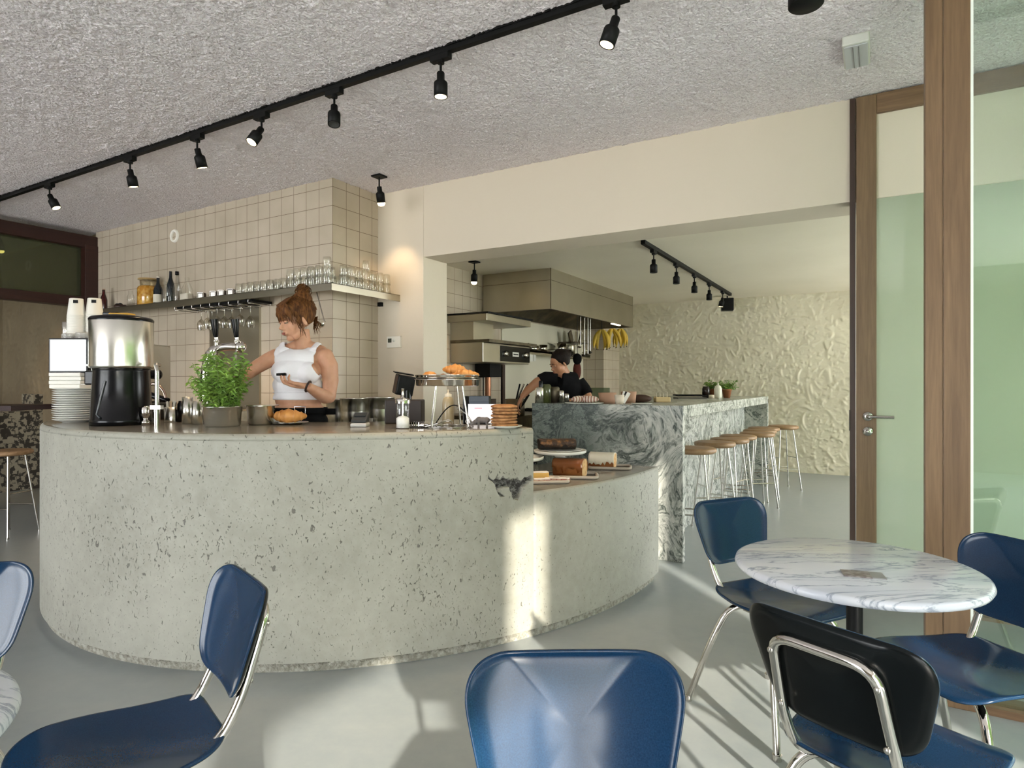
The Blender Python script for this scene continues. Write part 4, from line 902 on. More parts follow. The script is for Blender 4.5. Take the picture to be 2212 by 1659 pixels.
# tongs and grater like utensils
t = empty('serving_tongs', ct(908, 3.08), YAW - .35, 'steel slotted server lying between the sugar and the pastry stand', 'server')
b = MB(); b.box((-.045, -.024, .012), (.03, .024, .016))
for i in range(5): b.box((-.05 + i * .013, -.028, .008), (-.045 + i * .013, .028, .028))
b.build('slotted_head', CHROME, t)
b = MB(); b.tube([(.03, 0, .016), (.08, 0, .01), (.11, .004, .006)], .006, 8); b.build('handle', CHROME_S, t)
t = empty('whisk', ct(945, 3.05), YAW + .2, 'wire whisk lying under the pastry stand', 'whisk')
for i in range(5):
    b = MB(); a = i * PI / 5; b.tube([(0, 0, .022)] + [(.075 * math.sin(u) , .02 * math.sin(2 * u) * math.cos(a), .022 + .02 * math.sin(2 * u) * math.sin(a)) for u in (.3, .7, 1.1, 1.5)], .0012, 4); b.build('wire_loop', CHROME, t)
b = MB(); b.tube([(0, 0, .022), (-.06, 0, .008)], .005, 8); b.build('handle', CHROME_S, t)
# pastry stand
PX_, PD = 967, 3.12
t = empty('pastry_stand', ct(PX_, PD), YAW, 'wire legged steel stand with a round tray of pastries', 'stand')
b = MB(); b.lathe([(0, .205), (.150, .205), (.155, .208), (.158, .255), (.161, .257), (.161, .26), (.155, .258), (.150, .212), (0, .211)], 56); b.build('tray', CHROME, t)
b = MB(); b.tube([(.1615 * math.cos(a), .1615 * math.sin(a), .237) for a in [2 * PI * i / 40 for i in range(40)]], .003, 6, closed=True); b.build('tray_band', CHROME_S, t)
for a in (PI / 4 + .3, 3 * PI / 4 + .1, 5 * PI / 4 + .2, 7 * PI / 4 + .35):
    b = MB(); b.tube([(.085 * math.cos(a), .085 * math.sin(a), .205), (.118 * math.cos(a), .118 * math.sin(a), .004)], .004, 8); b.build('leg', CHROME, t)
b = MB(); b.tube([(.118 * math.cos(a), .118 * math.sin(a), .004) for a in [2 * PI * i / 40 for i in range(40)]], .0035, 6, closed=True); b.build('base_ring', CHROME, t)
base = ct(PX_, PD)
def on_tray(dx, dy, z=.214): return base + RT * dx + FW * dy + V((0, 0, z))
b = MB(); b.lathe([(0, 0), (.035, .002), (.044, .02), (.040, .045), (.022, .062), (0, .066)], 28); tag(b.build('brioche', CRUST, None, loc=on_tray(-.085, -.03, .212)), 'round bun at the left of the pastry tray', 'pastry')
for dx, dy, z, rz, L_, lb in ((-.03, .04, .213, .3, .15, 'croissant lying next to the round bun on the tray'), (.035, -.03, .213, .1, .15, 'croissant in the front middle of the pastry tray'), (.085, .045, .213, -.7, .13, 'croissant at the right rear of the pastry tray'),
                              (.03, .03, .262, .35, .11, 'small croissant lying on top of the others on the tray'), (.095, -.02, .235, -.3, .12, 'croissant hanging over the right of the pastry tray')):
    croissant('croissant', on_tray(dx, dy, z), YAW + rz, L_, lb, grp='croissants on the pastry tray', rad=.027)
# bottle, tablet, rhino, cookies
t = empty('squeeze_bottle', ct(968, 3.42), 0, 'pale brown tall squeeze bottle behind the pastry stand', 'bottle'); MB().lathe([(0, 0), (.031, 0), (.033, .01), (.033, .11), (.028, .135), (.014, .15), (0, .15)], 24).build('body', mat('syrup_bottle', (.33, .27, .17), .3), t)
MB().lathe([(.019, .145), (.019, .16), (.004, .165), (.003, .185), (0, .185)], 16).build('nozzle', LABELW, t)
t = empty('till_screen', ct(1040, 3.34), YAW - .08, 'white till screen with a dark slate top edge and black side', 'screen')
b = MB(); b.box((-.10, -.0, 0), (-.068, .10, .15)); b.build('side_case', BLACK, t, bevel=.004)
b = MB(); b.box((-.068, .0, .0), (.045, .06, .152)); b.build('casing', BLACK, t, bevel=.004)
b = MB(); b.box((-.064, -.004, .108), (.04, .0, .150)); b.box((-.066, -.010, .122), (.041, -.004, .126)); b.build('slate_cover', mat('slate_blue', (.07, .085, .11), .35), t)
b = MB(); b.box((-.070, -.012, .006), (.09, -.006, .108)); b.build('display', mat('white_display', (.8, .8, .82), .3, emit=(.9, .85, .95), es=.35), t)
b = MB()
for i in range(9): b.box((-.035 + i * .0045, -.0128, .084), (-.0318 + i * .0045, -.0122, .088 + .001 * (i % 2)))
b.build('pink_writing', mat('pink_ink', (.7, .15, .22), .5), t)
cab = empty('coiled_cable', ct(985, 3.27), YAW, 'black cable curving behind the pastry stand legs', 'cable')
b = MB(); b.tube([(-.11 + .20 * i / 20, .01, .004 + .10 * math.sin(PI * (i / 20)) + .02 * math.sin(i)*0) for i in range(21)], .0035, 6); b.build('cable', BLACK, cab)
cab = empty('silver_cable', ct(1000, 3.22), YAW, 'silver cable looping beside the till screen', 'cable')
b = MB(); b.tube(smooth_path([(-.03, 0, .09), (.02, 0, .06), (.04, .0, .02), (.03, 0, .004), (.01, 0, .02), (.03, 0, .045), (.055, 0, .004)], .02), .003, 6); b.build('cable', CHROME_S, cab)
RH = mat('grey_figurine_rubber', (.13, .115, .11), .55, bump=(60, .4, .004))
def rhino():
    b = MB(); E = b.ell
    E((0, 0, .034), (.032, .015, .016)); E((-.018, 0, .036), (.018, .014, .016)); E((.018, 0, .035), (.018, .014, .015)); E((-.036, 0, .027), (.016, .010, .012), rot=(0, -.5, 0)); E((-.052, 0, .017), (.013, .007, .008), rot=(0, -.6, 0))
    for x in (-.022, .020):
        for y in (-.008, .008): b.tube([(x, y, .03), (x + .001, y, .012), (x, y, .0)], .006, 8, rs=[.009, .005, .0055])
    b.tube([(-.057, 0, .022), (-.063, 0, .031), (-.064, 0, .038)], .003, 8, rs=[.004, .0025, .0006]); b.tube([(-.05, 0, .024), (-.053, 0, .031)], .002, 6, rs=[.0028, .0005])
    b.tube([(.035, 0, .04), (.042, 0, .03)], .0015, 6)
    for y in (-.006, .006): b.ell((-.033, y, .040), (.003, .002, .005))
    return b
o = rhino().build('rhino_figurine', RH, None, loc=ct(1043, 3.12), rotz=YAW); md = o.modifiers.new('r', 'REMESH'); md.mode = 'VOXEL'; md.voxel_size = .0013; md.use_smooth_shade = True
tag(o, 'small grey toy rhinoceros in front of the till screen', 'figurine')
plate(1091, 3.06, .085, 'pale rimmed plate under the cookie stack', m=WHITEC)
COOK = mat('brown_cookie', (.20, .085, .03), .75, var=(40, (.36, .18, .07), .35, .65), bump=(50, .7, .006))
ck = MB().lathe([(.012, .004), (.03, .0), (.058, .0), (.0655, .005), (.064, .011), (.05, .0155), (.03, .0145), (.013, .010)], 30, cap=False)
ck.lathe([(0, .003), (.013, .004), (.013, .010), (0, .010)], 20, cap=False); ck = ck.build('cookie', COOK)
for i in range(7):
    o = ck if i == 0 else dup(ck); o.location = ct(1090 + random.uniform(-1.5, 1.5), 3.06, ZT + .0072 + i * .0152); o.rotation_euler = (random.uniform(-.03, .03), random.uniform(-.03, .03), i)
    tag(o, ('top cookie with pale specks on the stacked plate' if i == 6 else 'brown cookie in the stack at the right end of the counter'), 'cookie', 'cookies stacked on the plate')
# ------------------------------------------------------------ low counter cakes
ZLo = .72
def cake_stand(px, d, zt, r, lb):
    t = empty('cake_stand', ct(px, d, ZLo), 0, lb, 'cake stand'); h = zt - ZLo
    MB().lathe([(0, 0), (.06, 0), (.062, .006), (.022, .03), (.018, h * .6), (.04, h - .02), (0, h - .018)], 36).build('foot', WHITEC, t)
    MB().lathe([(0, h - .02), (r * .9, h - .018), (r, h - .012), (r + .002, h + .002), (r - .006, h + .002), (r - .01, h - .008), (0, h - .008)], 56).build('plate', WHITEC, t); return t
cake_stand(1210, 3.62, .868, .15, 'white footed cake stand carrying the dark cake')
cake_stand(1128, 3.52, .842, .12, 'white cake stand half hidden by the high counter end')
plate(1210, 3.62, .128, 'white plate on the cake stand under the dark cake', .861, WHITEC)
DCAKE = mat('dark_crumbly_cake', (.008, .005, .004), .8, var=(30, (.03, .014, .008), .5, .75), bump=(40, 1, .01))
def loaf(name, px, d, z, L_, w_, h_, rz, m1, m2, lb, topmat=None, dome=.35):
    t = empty(name, ct(px, d, z), YAW + rz, lb, 'cake'); rg = random.Random(px); n_ = 14; sec = 14; b = MB(); vs = []
    for i in range(n_ + 1):
        x = -L_ / 2 + L_ * i / n_; e = 1 - .06 * (abs(i / n_ * 2 - 1) ** 6)
        for j in range(sec):
            a = 2 * PI * j / sec; cx_, sx_ = math.cos(a), math.sin(a); y = w_ / 2 * math.copysign(abs(cx_) ** .5, cx_) * e; zc_ = h_ / 2 + h_ / 2 * math.copysign(abs(sx_) ** .6, sx_) * (1 + (dome if sx_ > 0 else 0) * (1 - (y / w_ * 2) ** 2) * .5)
            if i not in (0, n_): y += rg.uniform(-.002, .002); zc_ += rg.uniform(-.002, .002) if sx_ > -.3 else 0
            vs.append((x, y, max(0, zc_)))
    fs = [(i * sec + j, i * sec + (j + 1) % sec, (i + 1) * sec + (j + 1) % sec, (i + 1) * sec + j) for i in range(n_) for j in range(sec)]; b.add(vs, fs, True); b.build('crust', m1, t)
    b = MB(); b.add([vs[n_ * sec + j] for j in range(sec)], [tuple(range(sec))]); b.build('cut_face', m2, t)
    b = MB(); b.add([vs[j] for j in range(sec)], [tuple(range(sec - 1, -1, -1))]); b.build('end_face', m1, t)
    if topmat:
        b = MB(); vv = []
        for i in range(n_ + 1):
            x = -L_ / 2 - .002 + (L_ + .004) * i / n_
            for j in range(9):
                a = PI * (j / 8) ; dr_ = -.25 if 0 < j < 8 else -.25 + rg.uniform(-.25, .1)
                cx_ = math.cos(a); sx_ = math.sin(a) * .85 + (.10 if 0 < j < 8 else -.15 + rg.uniform(-.25, .2)); y = (w_ / 2 + .003) * math.copysign(abs(cx_) ** .5, cx_); zt_ = h_ / 2 + h_ / 2 * (math.copysign(abs(sx_) ** .6, sx_) * (1 + dome * .5 * (1 - (y / w_ * 2) ** 2 if abs(y) < w_ / 2 else 0))) + .003; vv.append((x, y, zt_))
        b.add(vv, [(i * 9 + j, i * 9 + j + 1, (i + 1) * 9 + j + 1, (i + 1) * 9 + j) for i in range(n_) for j in range(8)], True); b.build('icing', topmat, t, solid=.004)
    return t
b = MB()
t = loaf('dark_cake', 1202, 3.62, .874, .205, .12, .052, .1, DCAKE, DCAKE, 'dark cake with a caramel crumb top on the tall white stand', mat('caramel_crumb', (.035, .016, .008), .55, var=(34, (.22, .10, .03), .5, .7), bump=(45, 1, .01)))
TRAY = mat('dark_rimmed_tray', (.10, .085, .07), .4, .6)
def tray(px, d, w_, l_, rz, lb):
    t = empty('serving_tray', ct(px, d, ZLo), YAW + rz, lb, 'tray'); b = MB(); b.box((-w_ / 2 + .01, -l_ / 2 + .01, 0), (w_ / 2 - .01, l_ / 2 - .01, .006)); b.build('tray_floor', TRAY, t)
    b = MB(); b.tube(smooth_path([(-w_ / 2, 0, .012), (-w_ / 2, -l_ / 2, .012), (w_ / 2, -l_ / 2, .012), (w_ / 2, l_ / 2, .012), (-w_ / 2, l_ / 2, .012), (-w_ / 2, 0, .012)], .03), .009, 8); b.build('rim', mat('pale_tray_rim', (.42, .36, .30), .4), t); return t
tray(1232, 3.56, .30, .17, -.12, 'dark oval tray under the brown loaf cake')
tray(1318, 3.92, .25, .15, -.2, 'dark oval tray under the iced loaf cake')
tray(1176, 3.38, .24, .15, .1, 'tray of powdered cake slices cut off by the counter end')
LOAFC = mat('brown_loaf_crust', (.16, .045, .012), .3, var=(14, (.32, .12, .035), .4, .7)); CRUMB = mat('pale_cake_crumb', (.62, .40, .19), .85, var=(60, (.50, .28, .11), .45, .6))
loaf('loaf_cake', 1231, 3.56, ZLo + .0065, .175, .10, .092, -.42, LOAFC, CRUMB, 'glossy brown loaf cake with a cut pale end', mat('caramel_glaze', (.22, .07, .02), .12, coat=.8), .5)
loaf('loaf_cake', 1302, 3.92, ZLo + .0065, .155, .10, .084, -.36, LOAFC, CRUMB, 'loaf cake covered with white icing drips', mat('white_icing', (.78, .70, .56), .35, var=(18, (.34, .2, .1), .62, .68)), .5)
def slice_(name, px, d, rz, dims, m1, m2, lb, z0=.0065, group=None):
    t = empty(name, ct(px, d, ZLo + z0), YAW + rz, lb, 'cake slice', group); w_, l_, h_ = dims
    b = MB(); b.cbox((0, 0, h_ / 2), (w_, l_, h_)); b.build('sponge', m1, t, bevel=.004)
    b = MB(); b.cbox((0, 0, h_ + .002), (w_ - .004, l_ - .004, .005)); b.build('sugar_top', m2, t, bevel=.002)
SUG = mat('powdered_sugar', (.80, .74, .70), .9, bump=(120, .6, .004)); SP = mat('yellow_sponge', (.60, .36, .10), .8)
PK = mat('pink_slice', (.55, .36, .30), .8, var=(40, (.3, .10, .08), .5, .6))
slice_('cake_slice', 1166, 3.42, .1, (.095, .05, .042), SP, SUG, 'thick yellow sponge slice dusted with sugar, beside the counter end')
for px, d, rz, lb in ((1170, 3.35, .1, 'front flat pink slice dusted with sugar on the tray'), (1194, 3.40, .3, 'flat pink slice right of the thick sponge slice'), (1212, 3.38, -.4, 'rightmost flat pink slice on the powdered tray')):
    slice_('pink_slice', px, d, rz, (.09, .045, .014), PK, SUG, lb, group='flat slices on the powdered tray')
t = empty('glass_pepper_mill', ct(1156, 3.60, ZLo), 0, 'little clear bottle behind the powdered slices', 'bottle'); MB().lathe([(0, 0), (.02, 0), (.02, .05), (.012, .06), (.012, .08), (0, .08)], 16).build('body', GLASS_C, t); MB().lathe([(.013, .07), (.013, .09), (0, .09)], 12).build('cap', BLACK, t)

# ------------------------------------------------------------ things on the marble bar
ZBt = ZB
def bt(px, d, z=ZBt): return cw((px - CX) / FPX * d, d, z)
KRAFT = mat('brown_kraft_paper', (.36, .21, .13), .75); CRM = mat('cream_paper', (.66, .58, .46), .7)
def wbox(px, d, rz, dims, m, name, lb, cat, bev=.006, z=ZBt, grp=None):
    b = MB(); b.cbox((0, 0, dims[2] / 2), dims); return tag(b.build(name, m, None, bevel=bev, loc=bt(px, d, z), rotz=YAW + rz), lb, cat, grp)
# wrapped sandwiches on plates
PEEL = mat('striped_wrap', (.60, .48, .40), .6)
m, N, L, bb = nm('striped_sandwich_wrap'); co_ = objco(N, L); wv = N.new('ShaderNodeTexWave'); wv.inputs['Scale'].default_value = 14; wv.inputs['Distortion'].default_value = 1.5; L.new(co_, wv.inputs[0]); L.new(ramp(N, L, wv.outputs['Fac'], [(.35, (.66, .58, .50)), (.6, (.30, .14, .10))]), bb.inputs['Base Color']); WRAP = m
o = MB().lathe([(0, 0), (.13, .002), (.15, .008), (.148, .011), (0, .006)], 36).build('plate', WHITEC, None, loc=bt(1262, 4.78)); tag(o, 'white plate by the cook\'s hand holding wrapped rolls', 'plate')
for i, (px, d, rz, lb) in enumerate(((1250, 4.78, .5, 'striped wrapped roll nearest the cook\'s hand'), (1262, 4.80, .2, 'middle striped wrapped roll on the white plate'), (1275, 4.76, -.3, 'rightmost striped wrapped roll on the white plate'))):
    b = MB(); b.ell((0, 0, .03), (.065, .026, .027), 20, 12); tag(b.build('wrapped_roll', WRAP, None, loc=bt(px, d, ZBt + .006), rotz=YAW + rz), lb, 'sandwich', 'wrapped rolls on the plate')
def tub(px, d, r0, r1, h, m, lb):
    o = MB().lathe([(0, 0), (r0, 0), (r1, h), (r1 - .003, h), (r0 - .003, .004), (0, .004)], 28).build('paper_tub', m, None, loc=bt(px, d)); return tag(o, lb, 'paper tub', 'paper tubs on the marble bar')
tub(1312, 4.85, .060, .070, .085, KRAFT, 'brown paper tub beside the wrapped rolls'); tub(1358, 4.95, .052, .062, .092, KRAFT, 'brown paper tub at the right behind the cutlery cup')
t = empty('cutlery_cup', bt(1338, 4.72), YAW, 'paper cup with folded menus and cutlery on the marble bar', 'cup'); MB().lathe([(0, 0), (.03, 0), (.038, .07), (.036, .07), (.028, .004), (0, .004)], 24).build('cup', CRM, t)
for i in range(3):
    b = MB(); b.M = Matrix.Translation((.012 + .008 * i, -.005, .01)) @ Euler((0, .35 + .1 * i, .2)).to_matrix().to_4x4(); b.box((-.014, -.001, 0), (.014, .001, .09)); b.build('folded_card', PAPER if i != 1 else BLACKM, t)
o = MB().lathe([(0, 0), (.11, .002), (.13, .008), (.128, .011), (0, .006)], 36).build('plate', WHITEC, None, loc=bt(1345, 4.62)); tag(o, 'white plate edge in front of the cutlery cup', 'plate'); o.location = bt(1386, 4.62); o.scale = (.6, .6, 1)
b = MB(); b.ell((0, 0, .032), (.10, .045, .034)); o = b.build('dark_bread', mat('dark_bread_crust', (.05, .022, .012), .7, bump=(20, .6, .01)), None, loc=bt(1382, 5.15), rotz=YAW); tag(o, 'dark brown bread right of the paper tubs', 'bread')
t = empty('candle_cake', bt(1430, 5.25), YAW, 'small pale yellow cake with little pegs on top', 'cake'); b = MB(); b.cbox((0, 0, .022), (.125, .09, .044)); b.build('cake', mat('pale_yellow_cake', (.66, .50, .26), .6), t, bevel=.008)
for i, x in enumerate((-.045, -.02, .015, .04)): MB().cyl((x, .01 * (-1) ** i, .044), (x, .01 * (-1) ** i, .075 + .008 * (i % 2)), .004, .002, seg=8).build('peg', CRM, t)
t = empty('slate_tray', bt(1490, 6.6), YAW, 'dark low tray on the far part of the marble bar', 'tray'); b = MB(); b.cbox((0, 0, .006), (.30, .20, .012)); b.build('tray_floor', mat('tray_grey', (.10, .09, .075), .5), t)
b = MB(); b.tube([(-.15, -.1, .03), (.15, -.1, .03), (.15, .1, .035), (-.15, .1, .035)], .006, 6, closed=True); b.build('rim', BLACKM, t)
o = MB().lathe([(0, 0), (.04, 0), (.042, .10), (.036, .11), (.036, .125), (0, .125)], 20).build('dark_jar', mat('brown_black_jar', (.02, .012, .01), .2), None, loc=bt(1525, 6.9)); tag(o, 'dark brown jar left of the white squeeze bottle on the bar', 'jar')
t = empty('squeeze_bottle', bt(1551, 6.75), 0, 'white squeeze bottle in front of the potted herbs on the bar', 'bottle'); MB().lathe([(0, 0), (.038, 0), (.04, .008), (.04, .10), (.03, .128), (.012, .14), (0, .14)], 24).build('body', mat('milky_plastic', (.72, .70, .58), .3), t); MB().lathe([(.012, .14), (.004, .17), (0, .185)], 12).build('nozzle', mat('milky_nozzle', (.7, .68, .55), .3), t)
o = MB().lathe([(0, 0), (.03, 0), (.028, .035), (0, .038)], 20).build('pinch_pot', CRM, None, loc=bt(1540, 6.72)); tag(o, 'tiny cream pot touching the squeeze bottle', 'pot'); o.location = bt(1537, 6.66)
TERRA = mat('terracotta', (.35, .14, .06), .8)
for px, d, lb, sd_ in ((1540, 7.05, 'potted herb behind the white squeeze bottle, left one', 3), (1570, 6.95, 'potted herb in a tilted terracotta pot on the far bar end', 4)):
    t = empty('potted_herb', bt(px, d), 0, lb, 'plant', 'potted herbs on the marble bar'); MB().lathe([(0, 0), (.035, 0), (.05, .08), (.053, .08), (.053, .095), (.045, .095), (.044, .08), (0, .08)], 24).build('pot', TERRA, t); herb(t, .07, .12, 26, 14, .03, sd_, .08)

# ------------------------------------------------------------ kitchen
t = empty('extractor_hood', (-3.1, 6.12, 2.075), 0, 'large stainless steel extractor hood over the cooking line', 'hood')
hx0, hy1 = -.88, 2.65
b = MB(); hz_ = ZK - 2.075
b.add([(hx0, 0, 0), (0, 0, 0), (0, hy1, 0), (hx0, hy1, 0), (hx0, 0, hz_), (0, 0, hz_), (0, hy1, hz_), (hx0, hy1, hz_)], [(0, 1, 5, 4), (1, 2, 6, 5), (2, 3, 7, 6), (3, 0, 4, 7), (4, 5, 6, 7)])
b.build('canopy', STEEL_D, t)
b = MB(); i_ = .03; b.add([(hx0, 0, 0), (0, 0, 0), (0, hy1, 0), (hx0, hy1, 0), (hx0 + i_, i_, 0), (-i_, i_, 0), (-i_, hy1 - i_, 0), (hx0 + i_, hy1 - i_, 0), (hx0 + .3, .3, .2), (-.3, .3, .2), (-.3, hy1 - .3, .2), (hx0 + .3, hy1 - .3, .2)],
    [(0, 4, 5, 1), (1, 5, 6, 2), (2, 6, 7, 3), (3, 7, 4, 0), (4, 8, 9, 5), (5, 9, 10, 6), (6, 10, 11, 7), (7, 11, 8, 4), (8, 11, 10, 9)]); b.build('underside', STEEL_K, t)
b = MB(); b.box((hx0, -.003, hz_ * .70), (.003, 0, hz_ * .70 + .004)); b.box((0, -.003, hz_ * .70), (.003, hy1, hz_ * .70 + .004)); b.box((-.004, -.004, 0), (.004, .004, hz_)); b.build('seam', STEEL_K, t)
b = MB(); b.box((-.05, 1.9, -.012), (-.02, 2.2, .0)); b.build('hood_light', mat('hood_lamp', (1, .9, .7), .4, emit=(1, .85, .6), es=3), t)
# wall shelf with pans
t = empty('kitchen_shelf', (-4.0, 6.35, 1.665), 0, 'steel shelf with pans on the left kitchen wall', 'shelf'); b = MB(); b.box((0, .22, -.02), (.28, 2.3, 0)); b.box((.275, .22, -.05), (.28, 2.3, 0)); b.build('shelf_board', STEEL_D, t)
for y in (.3, 1.9): b = MB(); b.box((0, y, -.18), (.02, y + .02, -.02)); b.box((0, y, -.05), (.24, y + .02, -.02)); b.build('bracket', STEEL_K, t)
b = MB(); b.box((.281, .42, -.135), (.284, .50, -.05)); b.box((.281, .51, -.13), (.284, .58, -.05)); tag(b.build('order_notes', PAPER, None, loc=(-4.0, 6.35, 1.665)), 'two little white notes stuck under the kitchen shelf edge', 'notes')
def fpan(y, r, h, m, hd, lb, nm_='cooking_pan', x=-3.86, z=1.667):
    t = empty(nm_, (x, y, z), hd, lb, 'pan', 'pans on the kitchen shelf'); MB().lathe([(0, 0), (r * .85, 0), (r, h), (r - .003, h), (r * .85 - .003, .005), (0, .005)], 28).build('pan_body', m, t)
    b = MB(); b.tube([(0, -r, h * .8), (0, -r - .06, h * .9 + .01), (0, -r - .16, h + .02)], .008, 8); b.build('pan_handle', CHROME_S if m is CHROME else BLACKM, t)
fpan(6.78, .12, .04, BLACKM, -.2, 'black frying pan, first on the kitchen shelf'); fpan(7.10, .085, .07, CHROME, .3, 'shiny saucepan beside the black frying pan'); fpan(7.36, .075, .10, CHROME, -.9, 'taller shiny saucepan in the middle of the kitchen shelf')
fpan(7.64, .12, .05, STEEL_D, -.5, 'wide dull pan right of the shiny saucepans'); fpan(7.9, .09, .15, CHROME, -.8, 'deep shiny pot near the far end of the kitchen shelf')
o = MB().lathe([(0, 0), (.08, 0), (.082, .14), (.08, .145), (0, .145)], 28).build('stock_pot', STEEL_D, None, loc=(-3.85, 8.2, 1.667)); tag(o, 'dull steel pot at the far end of the kitchen shelf', 'pot')
# upper cluster of hanging dark things with bright triangles under the hood
t = empty('utensil_rack', (-3.86, 8.35, 1.84), 0, 'steel rack with shiny trays between the hood and kitchen shelf', 'rack')
b = MB(); b.box((-.14, -.25, .0), (.14, .25, .012)); b.build('rack_shelf', STEEL_K, t)
for i, y in enumerate((-.18, -.05, .10)):
    b = MB(); b.M = Matrix.Translation((.06, y, .012)) @ Euler((.5 - .5 * i, 0, 0)).to_matrix().to_4x4(); b.box((-.01, -.05, 0), (.01, .05, .16)); b.build('upright_tray', CHROME if i else STEEL_K, t)
b = MB(); b.box((-.14, -.25, -.17), (-.12, -.23, 0)); b.box((-.14, .23, -.17), (-.12, .25, 0)); b.build('bracket', STEEL_K, t)
# salamander grill and heat shelf at the near end
t = empty('salamander_grill', (-4.0, 5.5, 1.35), 0, 'steel salamander grill mounted on the kitchen wall with a black control panel', 'grill')
p0 = .0
b = MB(); b.box((0, .0, .13), (.42, 1.0, .34)); b.build('body', STEEL_D, t, bevel=.006)
b = MB(); b.box((0, .0, .34), (.5, 1.05, .37)); b.build('top_plate', STEEL_K, t)
b = MB(); b.box((0, .0, .37), (.30, .40, .56)); b.build('back_box', STEEL_D, t)
b = MB(); b.box((0, -.05, .56), (.50, .9, .635)); b.build('upper_hood', STEEL_D, t, bevel=.004)
b = MB(); b.box((0, -.06, .635), (.52, .92, .65)); b.build('upper_rim', BLACKM, t)
b = MB(); b.box((.42, .35, .15), (.428, 1.0, .32)); b.build('control_panel', BLACK, t)
for y in (.45, .9): b = MB(); b.M = Matrix.Translation((.428, y, .235)) @ Matrix.Rotation(PI / 2, 4, 'Y'); b.lathe([(.0, .025), (.03, .025), (.035, 0)], 20); b.build('knob', STEEL, t)
b = MB(); b.box((.4285, .60, .21), (.431, .74, .26)); b.build('badge', PAPER, t)
b = MB(); b.box((.4315, .615, .228), (.432, .725, .242)); b.build('badge_mark', BLACKM, t)
b = MB(); b.box((0.02, .45, -.02), (.22, .7, .13)); b.build('socket_box', BLACKM, t)
b = MB(); b.cyl((.1, .60, -.41), (.1, .60, -.02), .035, seg=16); b.build('pipe', mat('copper_pipe', (.35, .16, .09), .35, .8), t)
b = MB(); b.cyl((.1, .50, -.3), (.1, .50, -.02), .008, seg=8); b.build('cord', BLACKM, t)
# white panels and dividing edge on the kitchen wall below the shelf
b = MB(); b.box((-4.0, 6.55, .9), (-3.985, 8.99, 2.06)); struct(b.build('trim_2', mat('cream_wall_panel', (.62, .58, .46), .4)))
b = MB(); b.box((-4.0, 6.55, .9), (-3.97, 6.6, 1.64)); struct(b.build('trim_3', DARKW))
# cooking line
t = empty('cooking_range', (-3.98, 5.2, 0), 0, 'dark steel cooking range along the left kitchen wall', 'range')
b = MB(); b.box((0, 0, .1), (.85, 2.5, .90)); b.build('range_body', STEEL_K, t); b = MB(); b.box((0, 0, .90), (.88, 2.5, .93)); b.build('range_top', STEEL_K, t)
for y in (.4, .9, 1.4, 1.9): b = MB(); b.box((.881, y, .25), (.89, y + .42, .75)); b.build('oven_door', BLACK, t)
for y in (1.2, 1.8):
    b = MB()
    for i in range(4): b.box((.25, y + i * .1, .93), (.75, y + .015 + i * .1, .955))
    b.build('burner_grate', BLACKM, t, ) ; bpy.context.view_layer
t = empty('steel_pan', bt(1085, 6.0, .93), 0, 'black flat pan with upright handles on the range', 'pan')
MB().lathe([(0, 0), (.16, 0), (.18, .06), (.176, .06), (.157, .006), (0, .006)], 30).build('pan_body', BLACKM, t); b = MB(); b.tube([(.14, 0, .05), (.2, .05, .13), (.24, .09, .22)], .012, 8); b.build('pan_handle', BLACKM, t)
t = empty('stock_pot', bt(1112, 6.3, .93), 0, 'dark pot with spoons standing in it on the range', 'pot'); MB().lathe([(0, 0), (.10, 0), (.10, .17), (.096, .17), (.096, .01), (0, .01)], 28).build('pot_body', STEEL_K, t)
for i in range(3): b = MB(); b.cyl((.0, .0, .1), (.06 + .03 * i, .03 * i, .32), .009, seg=8); b.build('spoon', BLACKM if i != 1 else CHROME_S, t)
t = empty('food_carton', bt(1060, 5.9, .93), YAW, 'brown box on the range behind the till screen', 'box'); b = MB(); b.cbox((0, 0, .13), (.10, .10, .10)); b.box((-.06, -.05, 0), (.06, .05, .08)); b.build('carton', mat('dark_brown_box', (.06, .04, .025), .6), t)
STC = [(1165, 4.99, .034, .115, STEEL, 'steel pot at the left end of the marble bar beside the cook'), (1180, 5.10, .038, .14, glass('green_jar', (.45, .5, .3), .1, .4, (.25, .28, .14)), 'pale green jar in front of the cook'), (1197, 5.16, .045, .12, STEEL_K, 'dark pot in front of the cook'), (1168, 5.06, .016, .17, BLACK, 'slim black bottle at the left end of the marble bar'), (1212, 5.12, .024, .09, CHROME, 'small shiny tin in front of the cook'), (1224, 5.05, .02, .065, CHROME_S, 'smallest steel tin beside the cook\'s hand')]
for px, d, r, h, m, lb in STC:
    o = MB().lathe([(0, 0), (r, 0), (r, h), (r * .7, h + .01), (0, h + .01)], 22).build('kitchen_container', m, None, loc=bt(px, d)); tag(o, lb, 'container')
